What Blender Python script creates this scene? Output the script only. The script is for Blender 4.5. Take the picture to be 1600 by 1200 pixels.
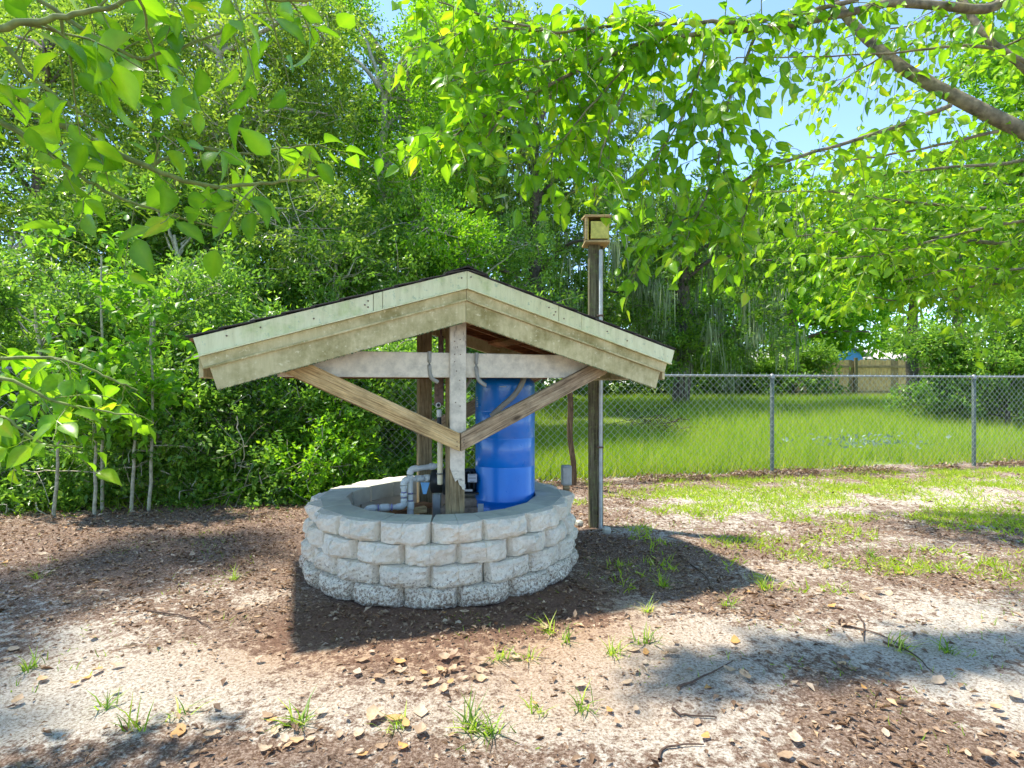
import bpy, bmesh, math, random
import numpy as np
from mathutils import Vector, Matrix
random.seed(7)
rng = np.random.default_rng(11)
R = math.radians
S = bpy.context.scene
for o in list(bpy.data.objects): bpy.data.objects.remove(o)
C = S.collection

# ------------------------------------------------------------------ camera, sky, sun, exposure
CAMH, F = 1.10, 900.0
cam = bpy.data.objects.new('camera', bpy.data.cameras.new('camera')); C.objects.link(cam)
cam.location = (0, 0, CAMH); cam.rotation_euler = (R(90), 0, 0)
cam.data.sensor_width = 36; cam.data.lens = 36*F/1600
cam.data.clip_start = 0.02; cam.data.clip_end = 1500
S.camera = cam
SUN = Vector((-0.41, 0.13, 1.0)).normalized()
EL = math.asin(SUN.z); AZ = math.atan2(SUN.x, SUN.y)
w = bpy.data.worlds.new("World"); S.world = w; w.use_nodes = True
wn = w.node_tree; bg = wn.nodes['Background']
sky = wn.nodes.new('ShaderNodeTexSky'); sky.sky_type = 'NISHITA'; sky.sun_disc = False
sky.sun_elevation = EL; sky.sun_rotation = AZ; sky.air_density = 0.8; sky.dust_density = 0.1; sky.ozone_density = 3.2
wn.links.new(sky.outputs[0], bg.inputs[0]); bg.inputs[1].default_value = 0.125
sl = bpy.data.lights.new('sun', 'SUN'); sl.energy = 2.3; sl.angle = R(2.2); sl.color = (1.0, 0.95, 0.86)
so = bpy.data.objects.new('sun', sl); C.objects.link(so); so.rotation_euler = SUN.to_track_quat('Z', 'Y').to_euler(); so.location = (-5, 2, 15)
S.view_settings.view_transform = 'Standard'; S.view_settings.look = 'None'; S.view_settings.gamma = 1
S.view_settings.exposure = 1.9
S.render.engine = 'CYCLES'
S.cycles.max_bounces = 8; S.cycles.diffuse_bounces = 4; S.cycles.transmission_bounces = 5; S.cycles.transparent_max_bounces = 6

# ------------------------------------------------------------------ helpers
def P(px, py, d): return Vector(((px-800)/F*d, d, CAMH+(600-py)/F*d))
def gz(x, y):
    """terrain height"""
    t = np.clip((np.asarray(y, float) - (6.9+0.229*np.asarray(x, float))) / 7.0, 0, 1)
    return 0.52*t*t*(3-2*t) + 0.0*np.asarray(x, float)
def G(px, py):
    d = CAMH*F/(py-600.0); return Vector(((px-800)/F*d, d, 0))
def tag(o, label=None, cat=None, group=None, kind=None):
    if label: o['label'] = label
    if cat: o['category'] = cat
    if group: o['group'] = group
    if kind: o['kind'] = kind
    return o
def thing(name, label, cat, loc=(0, 0, 0), rz=0, group=None):
    o = bpy.data.objects.new(name, None); C.objects.link(o); o.empty_display_size = .1
    o.location = loc; o.rotation_euler = (0, 0, rz)
    return tag(o, label, cat, group)
def PM(par):
    return (Matrix.Translation(par.location) @ par.rotation_euler.to_matrix().to_4x4()) if par.parent is None else (PM(par.parent) @ par.matrix_basis)
def link(name, me, par=None, M=None):
    """M is the wanted world matrix"""
    o = bpy.data.objects.new(name, me); C.objects.link(o)
    if M is None: M = Matrix.Identity(4)
    if par is not None:
        o.parent = par; M = PM(par).inverted() @ M
    o.matrix_basis = M
    return o
def smooth(me):
    me.polygons.foreach_set('use_smooth', np.ones(len(me.polygons), bool)); return me
class Geo:
    """collects numpy geometry (polygons of equal size per block) with a tint per vertex"""
    def __init__(s): s.v = []; s.f = []; s.t = []; s.n = 0
    def add(s, v, f, t=0.5):
        v = np.asarray(v, np.float32).reshape(-1, 3); f = np.asarray(f, np.int64)
        s.v.append(v); s.f.append(f+s.n)
        s.t.append(np.full(len(v), t, np.float32) if np.isscalar(t) else np.asarray(t, np.float32)); s.n += len(v)
    def mesh(s, name, mat, sm=False):
        me = bpy.data.meshes.new(name)
        V = np.concatenate(s.v); T = np.concatenate(s.t)
        li = np.concatenate([f.reshape(-1) for f in s.f]); sz = np.concatenate([np.full(len(f), f.shape[1]) for f in s.f])
        st = np.concatenate([[0], np.cumsum(sz)[:-1]])
        me.vertices.add(len(V)); me.vertices.foreach_set('co', V.reshape(-1))
        me.loops.add(len(li)); me.loops.foreach_set('vertex_index', li.astype(np.int32))
        me.polygons.add(len(sz)); me.polygons.foreach_set('loop_start', st.astype(np.int32))
        me.update(calc_edges=True)
        a = me.attributes.new('tint', 'FLOAT', 'POINT'); a.data.foreach_set('value', T)
        me.materials.append(mat)
        if sm: smooth(me)
        return me
    def build(s, name, mat, par=None, sm=False, kind=None):
        """vertices are given in world space"""
        o = link(name, s.mesh(name, mat, sm), par)
        if kind: o['kind'] = kind
        return o
def tube(g, pts, rad, sides=6, tint=0.5, cap=False):
    pts = np.array([tuple(p) for p in pts], float); n = len(pts)
    rad = np.interp(np.linspace(0, 1, n), np.linspace(0, 1, len(rad)), rad) if hasattr(rad, '__len__') else np.full(n, rad)
    tg = np.gradient(pts, axis=0); tg /= np.linalg.norm(tg, axis=1)[:, None]+1e-9
    ref = np.array([0.0, 0, 1]) if abs(tg[:, 2]).mean() < .85 else np.array([1.0, 0, 0])
    a = np.cross(tg, ref); a /= np.linalg.norm(a, axis=1)[:, None]+1e-9; b = np.cross(tg, a)
    th = np.linspace(0, 2*math.pi, sides, endpoint=False)
    V = pts[:, None, :] + rad[:, None, None]*(np.cos(th)[None, :, None]*a[:, None, :] + np.sin(th)[None, :, None]*b[:, None, :])
    i = np.arange(n-1)[:, None]*sides; j = np.arange(sides)[None, :]; k = (j+1) % sides
    f = np.stack([i+j, i+k, i+sides+k, i+sides+j], -1).reshape(-1, 4)
    g.add(V.reshape(-1, 3), f, tint)
    if cap:
        for e, r0 in ((0, 0), (n-1, (n-1)*sides)):
            g.add(V[e], [list(range(sides))], tint)
def spline(pts, n=24, jit=0):
    pts = [np.array(tuple(p), float) for p in pts]
    if len(pts) == 2: out = np.array([pts[0]*(1-t)+pts[1]*t for t in np.linspace(0, 1, n)])
    else:
        Q = [2*pts[0]-pts[1]]+pts+[2*pts[-1]-pts[-2]]; out = []
        m = len(pts)-1
        for t in np.linspace(0, m-1e-6, n):
            i = int(t); u = t-i; p0, p1, p2, p3 = Q[i:i+4]
            out.append(.5*((2*p1)+(-p0+p2)*u+(2*p0-5*p1+4*p2-p3)*u*u+(-p0+3*p1-3*p2+p3)*u**3))
        out = np.array(out)
    if jit: out[1:-1] += rng.normal(0, jit, (len(out)-2, 3))
    return out
def unit(a): return a/(np.linalg.norm(a, axis=-1, keepdims=True)+1e-9)
def frames(dirs, ups):
    """rotation matrices: columns x (width), y (length=dirs), z (normal)"""
    y = unit(dirs); x = unit(np.cross(y, ups)); z = np.cross(x, y)
    return np.stack([x, y, z], -1)
def stamp(g, tmplv, tmplf, pos, Rm, size, tint, off=None):
    n = len(pos); k = len(tmplv); size = np.asarray(size, float)
    if size.ndim == 1: size = size[:, None, None]
    else: size = size[:, None, :]
    V = np.einsum('nij,nkj->nki', Rm, tmplv[None]*size) + pos[:, None, :]
    f = (tmplf[None]+(np.arange(n)*k)[:, None, None]).reshape(-1, tmplf.shape[1])
    g.add(V.reshape(-1, 3), f, np.repeat(tint, k)+(0 if off is None else np.tile(off, n)))
# leaf templates (length 1)
KV = np.array([[0, 0, 0], [-.24, .45, .07], [0, 1, -.05], [.24, .45, .07]], float); KF = np.array([[0, 3, 2], [0, 2, 1]])
LV = np.array([[0, 0, 0], [-.24, .28, .06], [-.2, .62, .04], [0, 1, -.14], [.2, .62, .04], [.24, .28, .06], [0, .45, -.01]], float)
LF = np.array([[0, 6, 1], [1, 6, 2], [2, 6, 3], [3, 6, 4], [4, 6, 5], [5, 6, 0]])
GV = np.array([[-.5, 0, 0], [.5, 0, 0], [0.1, 1, 0]], float); GF = np.array([[0, 1, 2]])

def randdir(n, up=0.0, flat=1.0):
    d = rng.normal(0, 1, (n, 3)); d[:, 2] = d[:, 2]*flat+up; return unit(d)

# ---- node materials
def nmat(name):
    m = bpy.data.materials.new(name); m.use_nodes = True; t = m.node_tree
    b = t.nodes['Principled BSDF']
    def nd(ty, **k):
        n = t.nodes.new('ShaderNode'+ty)
        for a, v in k.items():
            if a.startswith('i_'):
                n.inputs[a[2:].replace('_', ' ')].default_value = v
            else: setattr(n, a, v)
        return n
    return m, t, b, nd, t.links.new
def ramp(nd, L, src, stops, interp='LINEAR'):
    r = nd('ValToRGB'); r.color_ramp.interpolation = interp
    e = r.color_ramp.elements
    while len(e) < len(stops): e.new(.5)
    for q, (p, c) in zip(e, stops):
        q.position = p; q.color = (c[0], c[1], c[2], 1) if hasattr(c, '__len__') else (c, c, c, 1)
    L(src, r.inputs[0]); return r
def mixc(nd, L, fac, a, b, mode='MIX'):
    m = nd('Mix', data_type='RGBA', blend_type=mode)
    for s, v in ((m.inputs[0], fac), (m.inputs[6], a), (m.inputs[7], b)):
        if hasattr(v, 'is_linked') or hasattr(v, 'links'): L(v, s)
        elif hasattr(v, '__len__'): s.default_value = (*v[:3], 1)
        else: s.default_value = v
    return m.outputs[2]
def coords(nd, L, scale=(1, 1, 1), kind='Object'):
    tc = nd('TexCoord'); mp = nd('Mapping'); mp.inputs['Scale'].default_value = scale
    if kind == 'World':
        gm = nd('NewGeometry'); L(gm.outputs['Position'], mp.inputs[0])
    else:
        L(tc.outputs[kind], mp.inputs[0])
        oi = nd('ObjectInfo'); mu = nd('Math', operation='MULTIPLY'); mu.inputs[1].default_value = 37.0
        L(oi.outputs['Random'], mu.inputs[0])
        cb = nd('CombineXYZ'); L(mu.outputs[0], cb.inputs[0]); L(mu.outputs[0], cb.inputs[1]); L(cb.outputs[0], mp.inputs['Location'])
    return mp.outputs[0]
def noise(nd, L, co, scale, detail=4, rough=.6, dist=0):
    n = nd('TexNoise'); n.inputs['Scale'].default_value = scale; n.inputs['Detail'].default_value = detail
    n.inputs['Roughness'].default_value = rough; n.inputs['Distortion'].default_value = dist
    L(co, n.inputs['Vector']); return n.outputs['Fac']
def bump(nd, L, b, h, strength=.5, dist=.005):
    bm = nd('Bump'); bm.inputs['Strength'].default_value = strength; bm.inputs['Distance'].default_value = dist
    L(h, bm.inputs['Height']); L(bm.outputs[0], b.inputs['Normal']); return bm
def simple(name, c, rough=.6, metal=0, var=.25, scale=20, bstr=.2, bd=.002):
    m, t, b, nd, L = nmat(name); co = coords(nd, L)
    n = noise(nd, L, co, scale)
    r = ramp(nd, L, n, [(.3, [x*(1-var) for x in c]), (.7, [min(1, x*(1+var)) for x in c])])
    L(r.outputs[0], b.inputs['Base Color']); b.inputs['Roughness'].default_value = rough; b.inputs['Metallic'].default_value = metal
    if bstr: bump(nd, L, b, n, bstr, bd)
    return m
def leafmat(name, stops, trans, tw=.45, rough=.42, spec=.5):
    m, t, b, nd, L = nmat(name)
    at = nd('Attribute', attribute_name='tint')
    r = ramp(nd, L, at.outputs['Fac'], stops)
    co = coords(nd, L, kind='World'); n = noise(nd, L, co, 60, 2)
    cc = mixc(nd, L, 1.0, r.outputs[0], ramp(nd, L, n, [(.25, .7), (.75, 1.25)]).outputs[0], 'MULTIPLY')
    L(cc, b.inputs['Base Color']); b.inputs['Roughness'].default_value = rough; b.inputs['Specular IOR Level'].default_value = spec
    tr = nd('BsdfTranslucent')
    L(mixc(nd, L, 1.0, r.outputs[0], trans, 'MULTIPLY'), tr.inputs[0])
    mx = nd('MixShader'); mx.inputs[0].default_value = tw
    L(b.outputs[0], mx.inputs[1]); L(tr.outputs[0], mx.inputs[2]); L(mx.outputs[0], t.nodes['Material Output'].inputs[0])
    return m
def woodmat(name, c1, c2, c3=None, stain=.5, paint=None, pcov=.5, rough=.75, grain=(1.4, 28, 28), moss=None):
    m, t, b, nd, L = nmat(name)
    co = coords(nd, L, grain); n = noise(nd, L, co, 3.2, 6, .65, .6)
    fine = noise(nd, L, coords(nd, L, (grain[0]*2, grain[1]*3, grain[2]*3)), 4, 3, .6)
    r = ramp(nd, L, n, [(.3, c1), (.5, c2), (.68, c3 or c2)]).outputs[0]
    r = mixc(nd, L, 1.0, r, ramp(nd, L, fine, [(.35, .62), (.6, 1.12)]).outputs[0], 'MULTIPLY')
    co2 = coords(nd, L); st = noise(nd, L, co2, 7, 5, .7)
    r = mixc(nd, L, 1.0, r, ramp(nd, L, st, [(.3, 1-stain), (.62, 1.05)]).outputs[0], 'MULTIPLY')
    # knots
    vo = nd('TexVoronoi'); vo.inputs['Scale'].default_value = 1.0; L(coords(nd, L, (3.1, 9, 9)), vo.inputs['Vector'])
    r = mixc(nd, L, ramp(nd, L, vo.outputs['Distance'], [(.05, .85), (.13, 0)]).outputs[0], r, [x*.25 for x in c1])
    if paint:
        pn = noise(nd, L, coords(nd, L, (1, 4, 4)), 5, 8, .75)
        k = ramp(nd, L, pn, [(pcov-.04, 1), (pcov+.03, 0)]).outputs[0]
        pd = noise(nd, L, co2, 16, 6, .7)
        pc = ramp(nd, L, pd, [(.3, [x*.62 for x in paint]), (.6, paint)]).outputs[0]
        r = mixc(nd, L, k, r, pc)
    if moss:
        mn = noise(nd, L, co2, 26, 7, .75); k2 = ramp(nd, L, mn, [(.52, 0), (.66, .75)]).outputs[0]
        r = mixc(nd, L, k2, r, moss)
    L(r, b.inputs['Base Color']); b.inputs['Roughness'].default_value = rough; b.inputs['Specular IOR Level'].default_value = .25
    bump(nd, L, b, fine, .5, .003)
    return m
M = {}
M['leaf_near'] = leafmat('leaf_near', [(0, (.04, .13, .01)), (.35, (.12, .29, .014)), (.7, (.22, .42, .016)), (.94, (.33, .50, .02)), (1, (.42, .50, .03))], (1.9, 1.8, .8), .55, .34)
M['leaf_mid'] = leafmat('leaf_mid', [(0, (.05, .14, .012)), (.5, (.17, .34, .016)), (1, (.36, .50, .025))], (1.8, 1.8, .8), .55, .38)
M['leaf_hedge'] = leafmat('leaf_hedge', [(0, (.065, .13, .025)), (.5, (.17, .29, .04)), (1, (.36, .47, .07))], (1.6, 1.6, .8), .5, .3)
M['leaf_shrub'] = leafmat('leaf_shrub', [(0, (.06, .14, .03)), (.5, (.155, .30, .045)), (1, (.32, .47, .07))], (1.5, 1.6, .8), .5, .3)
M['leaf_oak'] = leafmat('leaf_oak', [(0, (.05, .12, .018)), (.5, (.13, .25, .028)), (1, (.27, .40, .05))], (1.6, 1.7, .9), .45, .4)
M['leaf_bright'] = leafmat('leaf_bright', [(0, (.05, .15, .012)), (.5, (.14, .32, .018)), (1, (.28, .46, .025))], (1.9, 1.9, .8), .5, .4)
M['moss'] = leafmat('spanish_moss', [(0, (.15, .20, .10)), (1, (.40, .47, .26))], (1.1, 1.15, .9), .35, .8, .1)
M['grass'] = leafmat('grass', [(0, (.10, .20, .012)), (.4, (.28, .44, .02)), (.75, (.46, .58, .035)), (1, (.62, .58, .20))], (1.5, 1.5, .7), .45, .5)
M['litter'] = leafmat('dry_leaf', [(0, (.07, .04, .022)), (.35, (.21, .125, .07)), (.65, (.40, .27, .165)), (.85, (.56, .44, .31)), (1, (.60, .32, .10))], (1.2, 1.0, .8), .15, .6, .3)
M['bark'] = simple('bark', (.15, .12, .09), .9, 0, .5, 14, .9, .02)
M['bark_pale'] = simple('bark_pale', (.38, .36, .25), .85, 0, .45, 30, .7, .006)
M['bark_limb'] = simple('bark_limb', (.19, .16, .095), .85, 0, .6, 22, .8, .008)
M['twig'] = simple('green_twig', (.20, .24, .06), .7, 0, .4, 40, .2)
M['dead'] = simple('dead_twig', (.5, .43, .30), .8, 0, .3, 40, .2)
M['stick'] = simple('brown_stick', (.10, .06, .04), .9, 0, .4, 40, .4)
M['wood_brace'] = woodmat('weathered_brace', (.34, .20, .08), (.64, .45, .20), (.74, .56, .29), .35)
M['wood_grey'] = woodmat('grey_brace', (.16, .10, .055), (.44, .32, .19), (.56, .44, .28), .45)
M['wood_red'] = woodmat('red_brown_framing', (.11, .04, .015), (.27, .11, .04), (.36, .17, .07), .5)
M['wood_post'] = woodmat('treated_post', (.15, .10, .045), (.33, .25, .13), (.4, .32, .18), .35)
M['wood_white'] = woodmat('painted_board', (.16, .13, .09), (.3, .26, .2), None, .4, (.74, .68, .54), .62)
M['wood_beam'] = woodmat('pale_beam', (.2, .17, .12), (.38, .33, .25), None, .3, (.76, .69, .53), .74)
M['wood_old'] = woodmat('old_pole', (.05, .04, .02), (.18, .15, .08), (.32, .29, .17), .4, None, .5, .85, (1, 24, 24), (.22, .26, .08))
M['wood_rot'] = woodmat('rotten_stake', (.05, .03, .02), (.16, .10, .06), (.24, .16, .09), .5)
M['ply'] = woodmat('plywood', (.16, .07, .03), (.30, .15, .07), (.4, .22, .11), .5)
def trimmat(name, base, moss, spots, cover=.5, rough=.5):
    m, t, b, nd, L = nmat(name); co = coords(nd, L)
    n1 = noise(nd, L, co, 5, 6, .7); r = mixc(nd, L, ramp(nd, L, n1, [(cover-.07, 0), (cover+.14, 1)]).outputs[0], base, moss)
    n2 = noise(nd, L, coords(nd, L, (1, 1, 1)), 38, 5, .7); r = mixc(nd, L, ramp(nd, L, n2, [(.58, 0), (.68, .85)]).outputs[0], r, spots)
    n4 = noise(nd, L, coords(nd, L, (9, 1, 1.2)), 4, 5, .7); r = mixc(nd, L, 1.0, r, ramp(nd, L, n4, [(.32, (.84, .83, .76)), (.6, (1.03, 1.03, 1.03))]).outputs[0], 'MULTIPLY')
    n3 = noise(nd, L, coords(nd, L, (.8, 1, 1)), 15, 8, .8); r = mixc(nd, L, ramp(nd, L, n3, [(.18, .5), (.32, 0)]).outputs[0], r, [x*.25 for x in moss])
    L(r, b.inputs['Base Color']); b.inputs['Roughness'].default_value = rough
    bump(nd, L, b, n2, .3, .002); return m
M['metal_trim'] = trimmat('mildewed_metal', (.78, .77, .48), (.46, .56, .20), (.42, .50, .32), .60, .4)
M['trim_board'] = trimmat('mildewed_board', (.64, .56, .31), (.33, .28, .11), (.82, .76, .50), .50, .8)
M['shingle'] = simple('asphalt_shingle', (.045, .04, .04), .95, 0, .5, 220, .8, .003)
def blockmat():
    m, t, b, nd, L = nmat('split_face_concrete')
    co = coords(nd, L); wz = nd('NewGeometry'); sp = nd('SeparateXYZ'); L(wz.outputs['Position'], sp.inputs[0])
    n = noise(nd, L, co, 60, 8, .75); n0 = noise(nd, L, co, 9, 4, .6)
    r = ramp(nd, L, n, [(.25, (.44, .37, .27)), (.42, (.80, .71, .55)), (.62, (.92, .84, .69))]).outputs[0]
    r = mixc(nd, L, 1.0, r, ramp(nd, L, n0, [(.3, .84), (.65, 1.04)]).outputs[0], 'MULTIPLY')
    # mud splashed up from the soil
    s = noise(nd, L, coords(nd, L, kind='World'), 75, 6, .8)
    mr = nd('MapRange'); mr.inputs['From Min'].default_value = 0.0; mr.inputs['From Max'].default_value = .26
    mr.inputs['To Min'].default_value = .085; mr.inputs['To Max'].default_value = -.10; L(sp.outputs['Z'], mr.inputs[0])
    ad = nd('Math', operation='ADD'); L(s, ad.inputs[0]); L(mr.outputs[0], ad.inputs[1])
    r = mixc(nd, L, ramp(nd, L, ad.outputs[0], [(.52, 0), (.60, .85)]).outputs[0], r, (.20, .12, .07))
    L(r, b.inputs['Base Color']); b.inputs['Roughness'].default_value = .92; b.inputs['Specular IOR Level'].default_value = .2
    bump(nd, L, b, n, 1.0, .012); return m
M['block_face'] = blockmat()
M['block_top'] = simple('smooth_concrete', (.50, .49, .39), .9, 0, .22, 7, .25, .002)
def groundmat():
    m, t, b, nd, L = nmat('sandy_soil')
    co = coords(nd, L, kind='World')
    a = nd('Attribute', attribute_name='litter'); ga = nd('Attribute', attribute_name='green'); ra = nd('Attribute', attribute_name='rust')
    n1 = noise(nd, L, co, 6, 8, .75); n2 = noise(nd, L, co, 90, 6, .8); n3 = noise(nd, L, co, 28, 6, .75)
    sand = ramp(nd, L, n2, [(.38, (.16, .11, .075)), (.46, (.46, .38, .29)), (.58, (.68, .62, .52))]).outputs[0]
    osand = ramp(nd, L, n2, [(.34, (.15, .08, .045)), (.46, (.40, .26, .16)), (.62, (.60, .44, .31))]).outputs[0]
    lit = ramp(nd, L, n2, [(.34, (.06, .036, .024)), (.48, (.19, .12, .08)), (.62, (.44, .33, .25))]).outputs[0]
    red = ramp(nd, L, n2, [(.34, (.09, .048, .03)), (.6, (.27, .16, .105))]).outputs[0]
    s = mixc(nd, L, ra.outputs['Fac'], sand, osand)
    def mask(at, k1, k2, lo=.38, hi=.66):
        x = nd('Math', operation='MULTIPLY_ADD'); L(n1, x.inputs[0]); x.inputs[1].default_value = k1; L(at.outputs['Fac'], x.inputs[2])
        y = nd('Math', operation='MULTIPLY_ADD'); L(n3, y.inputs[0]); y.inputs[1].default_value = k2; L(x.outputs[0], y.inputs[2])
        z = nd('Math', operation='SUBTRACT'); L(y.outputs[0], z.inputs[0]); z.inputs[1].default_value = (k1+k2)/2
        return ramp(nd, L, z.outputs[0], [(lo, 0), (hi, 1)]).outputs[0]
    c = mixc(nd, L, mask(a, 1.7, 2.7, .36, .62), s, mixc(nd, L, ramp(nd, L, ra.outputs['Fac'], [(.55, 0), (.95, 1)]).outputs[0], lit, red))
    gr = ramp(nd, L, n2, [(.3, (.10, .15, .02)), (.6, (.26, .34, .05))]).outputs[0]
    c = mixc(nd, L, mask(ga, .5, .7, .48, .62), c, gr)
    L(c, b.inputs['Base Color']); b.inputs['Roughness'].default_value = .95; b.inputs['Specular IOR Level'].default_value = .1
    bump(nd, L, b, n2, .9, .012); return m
M['ground'] = groundmat()
M['pvc'] = simple('white_pvc', (.66, .68, .62), .4, 0, .12, 12, .05)
M['pvc_old'] = simple('cream_pvc', (.68, .62, .42), .45, 0, .12, 12, .05)
M['primer'] = simple('purple_primer', (.30, .28, .50), .4, 0, .2, 30, 0)
M['black'] = simple('black_plastic', (.022, .026, .026), .4, 0, .2, 20, .1)
M['rust'] = simple('rusty_metal', (.17, .11, .08), .85, .2, .5, 25, .5)
M['hose'] = simple('grey_hose', (.27, .27, .23), .5, 0, .2, 20, .1)
M['galv'] = simple('galvanised_steel', (.30, .32, .31), .45, .55, .2, 18, .1)
M['post_grn'] = simple('grey_green_post', (.13, .17, .15), .6, .3, .3, 20, .2)
M['wire'] = simple('fence_wire', (.45, .47, .46), .45, .5, .15, 30, 0)
M['box'] = simple('grey_box_paint', (.36, .38, .36), .55, 0, .15, 10, .1)
M['conduit'] = simple('pale_conduit', (.55, .56, .52), .45, 0, .2, 14, .1)
M['tag_blue'] = simple('pale_blue_plastic', (.13, .36, .62), .4, 0, .2, 14, .1)
M['paper'] = simple('label_paper', (.5, .52, .55), .6, 0, .12, 14, 0)
M['ink'] = simple('label_print', (.12, .13, .16), .6, 0, .1, 14, 0)
M['silver'] = simple('pump_foot', (.5, .5, .48), .5, .3, .15, 14, .1)
M['brick'] = simple('tan_block', (.30, .22, .15), .95, 0, .35, 40, .7, .006)
M['rope'] = simple('yellow_wood', (.66, .60, .14), .8, 0, .3, 20, .3)
m, t, b, nd, L = nmat('blue_enamel')
co = coords(nd, L); n = noise(nd, L, co, 3, 5, .6)
L(ramp(nd, L, n, [(.3, (.0, .15, .58)), (.7, (.0, .21, .74))]).outputs[0], b.inputs['Base Color'])
rr = ramp(nd, L, noise(nd, L, co, 24, 5, .7), [(.3, .26), (.7, .38)]); L(rr.outputs[0], b.inputs['Roughness'])
b.inputs['Coat Weight'].default_value = .4; b.inputs['Coat Roughness'].default_value = .12
M['tank'] = m

# ------------------------------------------------------------------ solid builders
def prism(name, poly, y0, y1, mat, par, Mw, bev=0):
    """poly in local (x,z), extruded along local y from y0 to y1; Mw = local->world"""
    bm = bmesh.new(); n = len(poly)
    a = [bm.verts.new((x, y0, z)) for x, z in poly]; c = [bm.verts.new((x, y1, z)) for x, z in poly]
    bm.faces.new(a); bm.faces.new(c[::-1])
    for i in range(n):
        j = (i+1) % n; bm.faces.new((a[j], a[i], c[i], c[j]))
    bmesh.ops.recalc_face_normals(bm, faces=bm.faces)
    if bev: bmesh.ops.bevel(bm, geom=bm.edges[:], offset=bev, segments=1, affect='EDGES')
    me = bpy.data.meshes.new(name); bm.to_mesh(me); bm.free(); me.materials.append(mat)
    return link(name, me, par, Mw)
def boxat(name, c, size, mat, par=None, rz=0, rx=0, ry=0, bev=.002):
    bm = bmesh.new(); bmesh.ops.create_cube(bm, size=1)
    for v in bm.verts: v.co = Vector((v.co.x*size[0], v.co.y*size[1], v.co.z*size[2]))
    if bev: bmesh.ops.bevel(bm, geom=bm.edges[:], offset=bev, segments=1, affect='EDGES')
    me = bpy.data.meshes.new(name); bm.to_mesh(me); bm.free(); me.materials.append(mat)
    Mw = Matrix.Translation(c) @ Matrix.Rotation(rz, 4, 'Z') @ Matrix.Rotation(ry, 4, 'Y') @ Matrix.Rotation(rx, 4, 'X')
    return link(name, me, par, Mw)
def plank(name, p0, p1, w, th, mat, par, face=Vector((0, -1, 0)), bev=.003, warp=0, segs=1):
    """board from p0 to p1 (world), w = width across, th = thickness along 'face'"""
    p0 = Vector(p0); p1 = Vector(p1); x = (p1-p0); ln = x.length; x.normalize()
    y = (face - x*face.dot(x)).normalized(); z = x.cross(y)
    Mw = Matrix((x, y, z)).transposed().to_4x4(); Mw.translation = p0
    bm = bmesh.new(); bmesh.ops.create_cube(bm, size=1)
    if segs > 1:
        ed = [e for e in bm.edges if abs((e.verts[0].co-e.verts[1].co).x) > .5]
        bmesh.ops.subdivide_edges(bm, edges=ed, cuts=segs-1)
    for v in bm.verts: v.co = Vector(((v.co.x+.5)*ln, v.co.y*th, v.co.z*w))
    if warp:
        for v in bm.verts:
            v.co.z += math.sin(v.co.x*9)*warp; v.co.y += math.sin(v.co.x*6+1)*warp
    if bev: bmesh.ops.bevel(bm, geom=[e for e in bm.edges if e.calc_face_angle(0) > .6], offset=bev, segments=1, affect='EDGES')
    me = bpy.data.meshes.new(name); bm.to_mesh(me); bm.free(); me.materials.append(mat)
    return link(name, me, par, Mw)
def pipe(name, pts, r, mat, par, sides=12, n=None, cap=True):
    g = Geo(); q = spline(pts, n or (2 if len(pts) == 2 else 14)); tube(g, q, r, sides, .5, cap)
    return g.build(name, mat, par, sm=(not cap) or True)
def lathe(name, prof, mat, par, loc, seg=40, axis=None):
    g = Geo(); th = np.linspace(0, 2*math.pi, seg, endpoint=False)
    V = np.array([[(r*math.cos(a), r*math.sin(a), z) for a in th] for r, z in prof])
    n = len(prof); i = np.arange(n-1)[:, None]*seg; j = np.arange(seg)[None, :]; k = (j+1) % seg
    g.add(V.reshape(-1, 3), np.stack([i+j, i+k, i+seg+k, i+seg+j], -1).reshape(-1, 4))
    me = g.mesh(name, mat, True)
    Mw = Matrix.Translation(loc)
    if axis is not None: Mw = Mw @ Vector(axis).to_track_quat('Z', 'Y').to_matrix().to_4x4()
    return link(name, me, par, Mw)

# ------------------------------------------------------------------ ground
def vnoise(x, y, s, seed):
    r = np.random.default_rng(seed); n = 256; T = r.random((n, n)); x = x*s+1000; y = y*s+1000
    xi = np.floor(x).astype(int); yi = np.floor(y).astype(int); u = x-xi; v = y-yi; u = u*u*(3-2*u); v = v*v*(3-2*v)
    g = lambda a, c: T[a % n, c % n]
    return (g(xi, yi)*(1-u)+g(xi+1, yi)*u)*(1-v)+(g(xi, yi+1)*(1-u)+g(xi+1, yi+1)*u)*v
def fbm(x, y, s, seed, o=4): return sum(vnoise(x, y, s*2**i, seed+i)/2**i for i in range(o))/sum(1/2**i for i in range(o))
RC = Vector((-.437, 3.64, 0)); RR = .752           # ring centre and radius
def fenceY(x): return 5.59+.229*(x+3.25)
# patches of the soil: (x, y, radius x, radius y, amount)
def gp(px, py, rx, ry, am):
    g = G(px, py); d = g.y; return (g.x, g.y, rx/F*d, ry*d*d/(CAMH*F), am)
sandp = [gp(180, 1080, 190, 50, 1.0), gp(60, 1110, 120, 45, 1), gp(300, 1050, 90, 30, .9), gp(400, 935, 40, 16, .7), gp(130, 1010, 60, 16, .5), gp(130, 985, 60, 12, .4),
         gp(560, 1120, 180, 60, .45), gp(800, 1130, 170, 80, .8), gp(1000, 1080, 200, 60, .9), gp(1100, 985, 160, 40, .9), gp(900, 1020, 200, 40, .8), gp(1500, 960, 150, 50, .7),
         gp(1550, 1090, 140, 90, .85), gp(1200, 1060, 130, 60, .6), gp(1180, 890, 160, 20, .6), gp(985, 945, 50, 14, .8), gp(980, 830, 60, 8, .5), gp(1250, 780, 300, 12, .35), gp(1100, 1160, 150, 40, .6), gp(1400, 1000, 150, 30, .6)]
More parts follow.
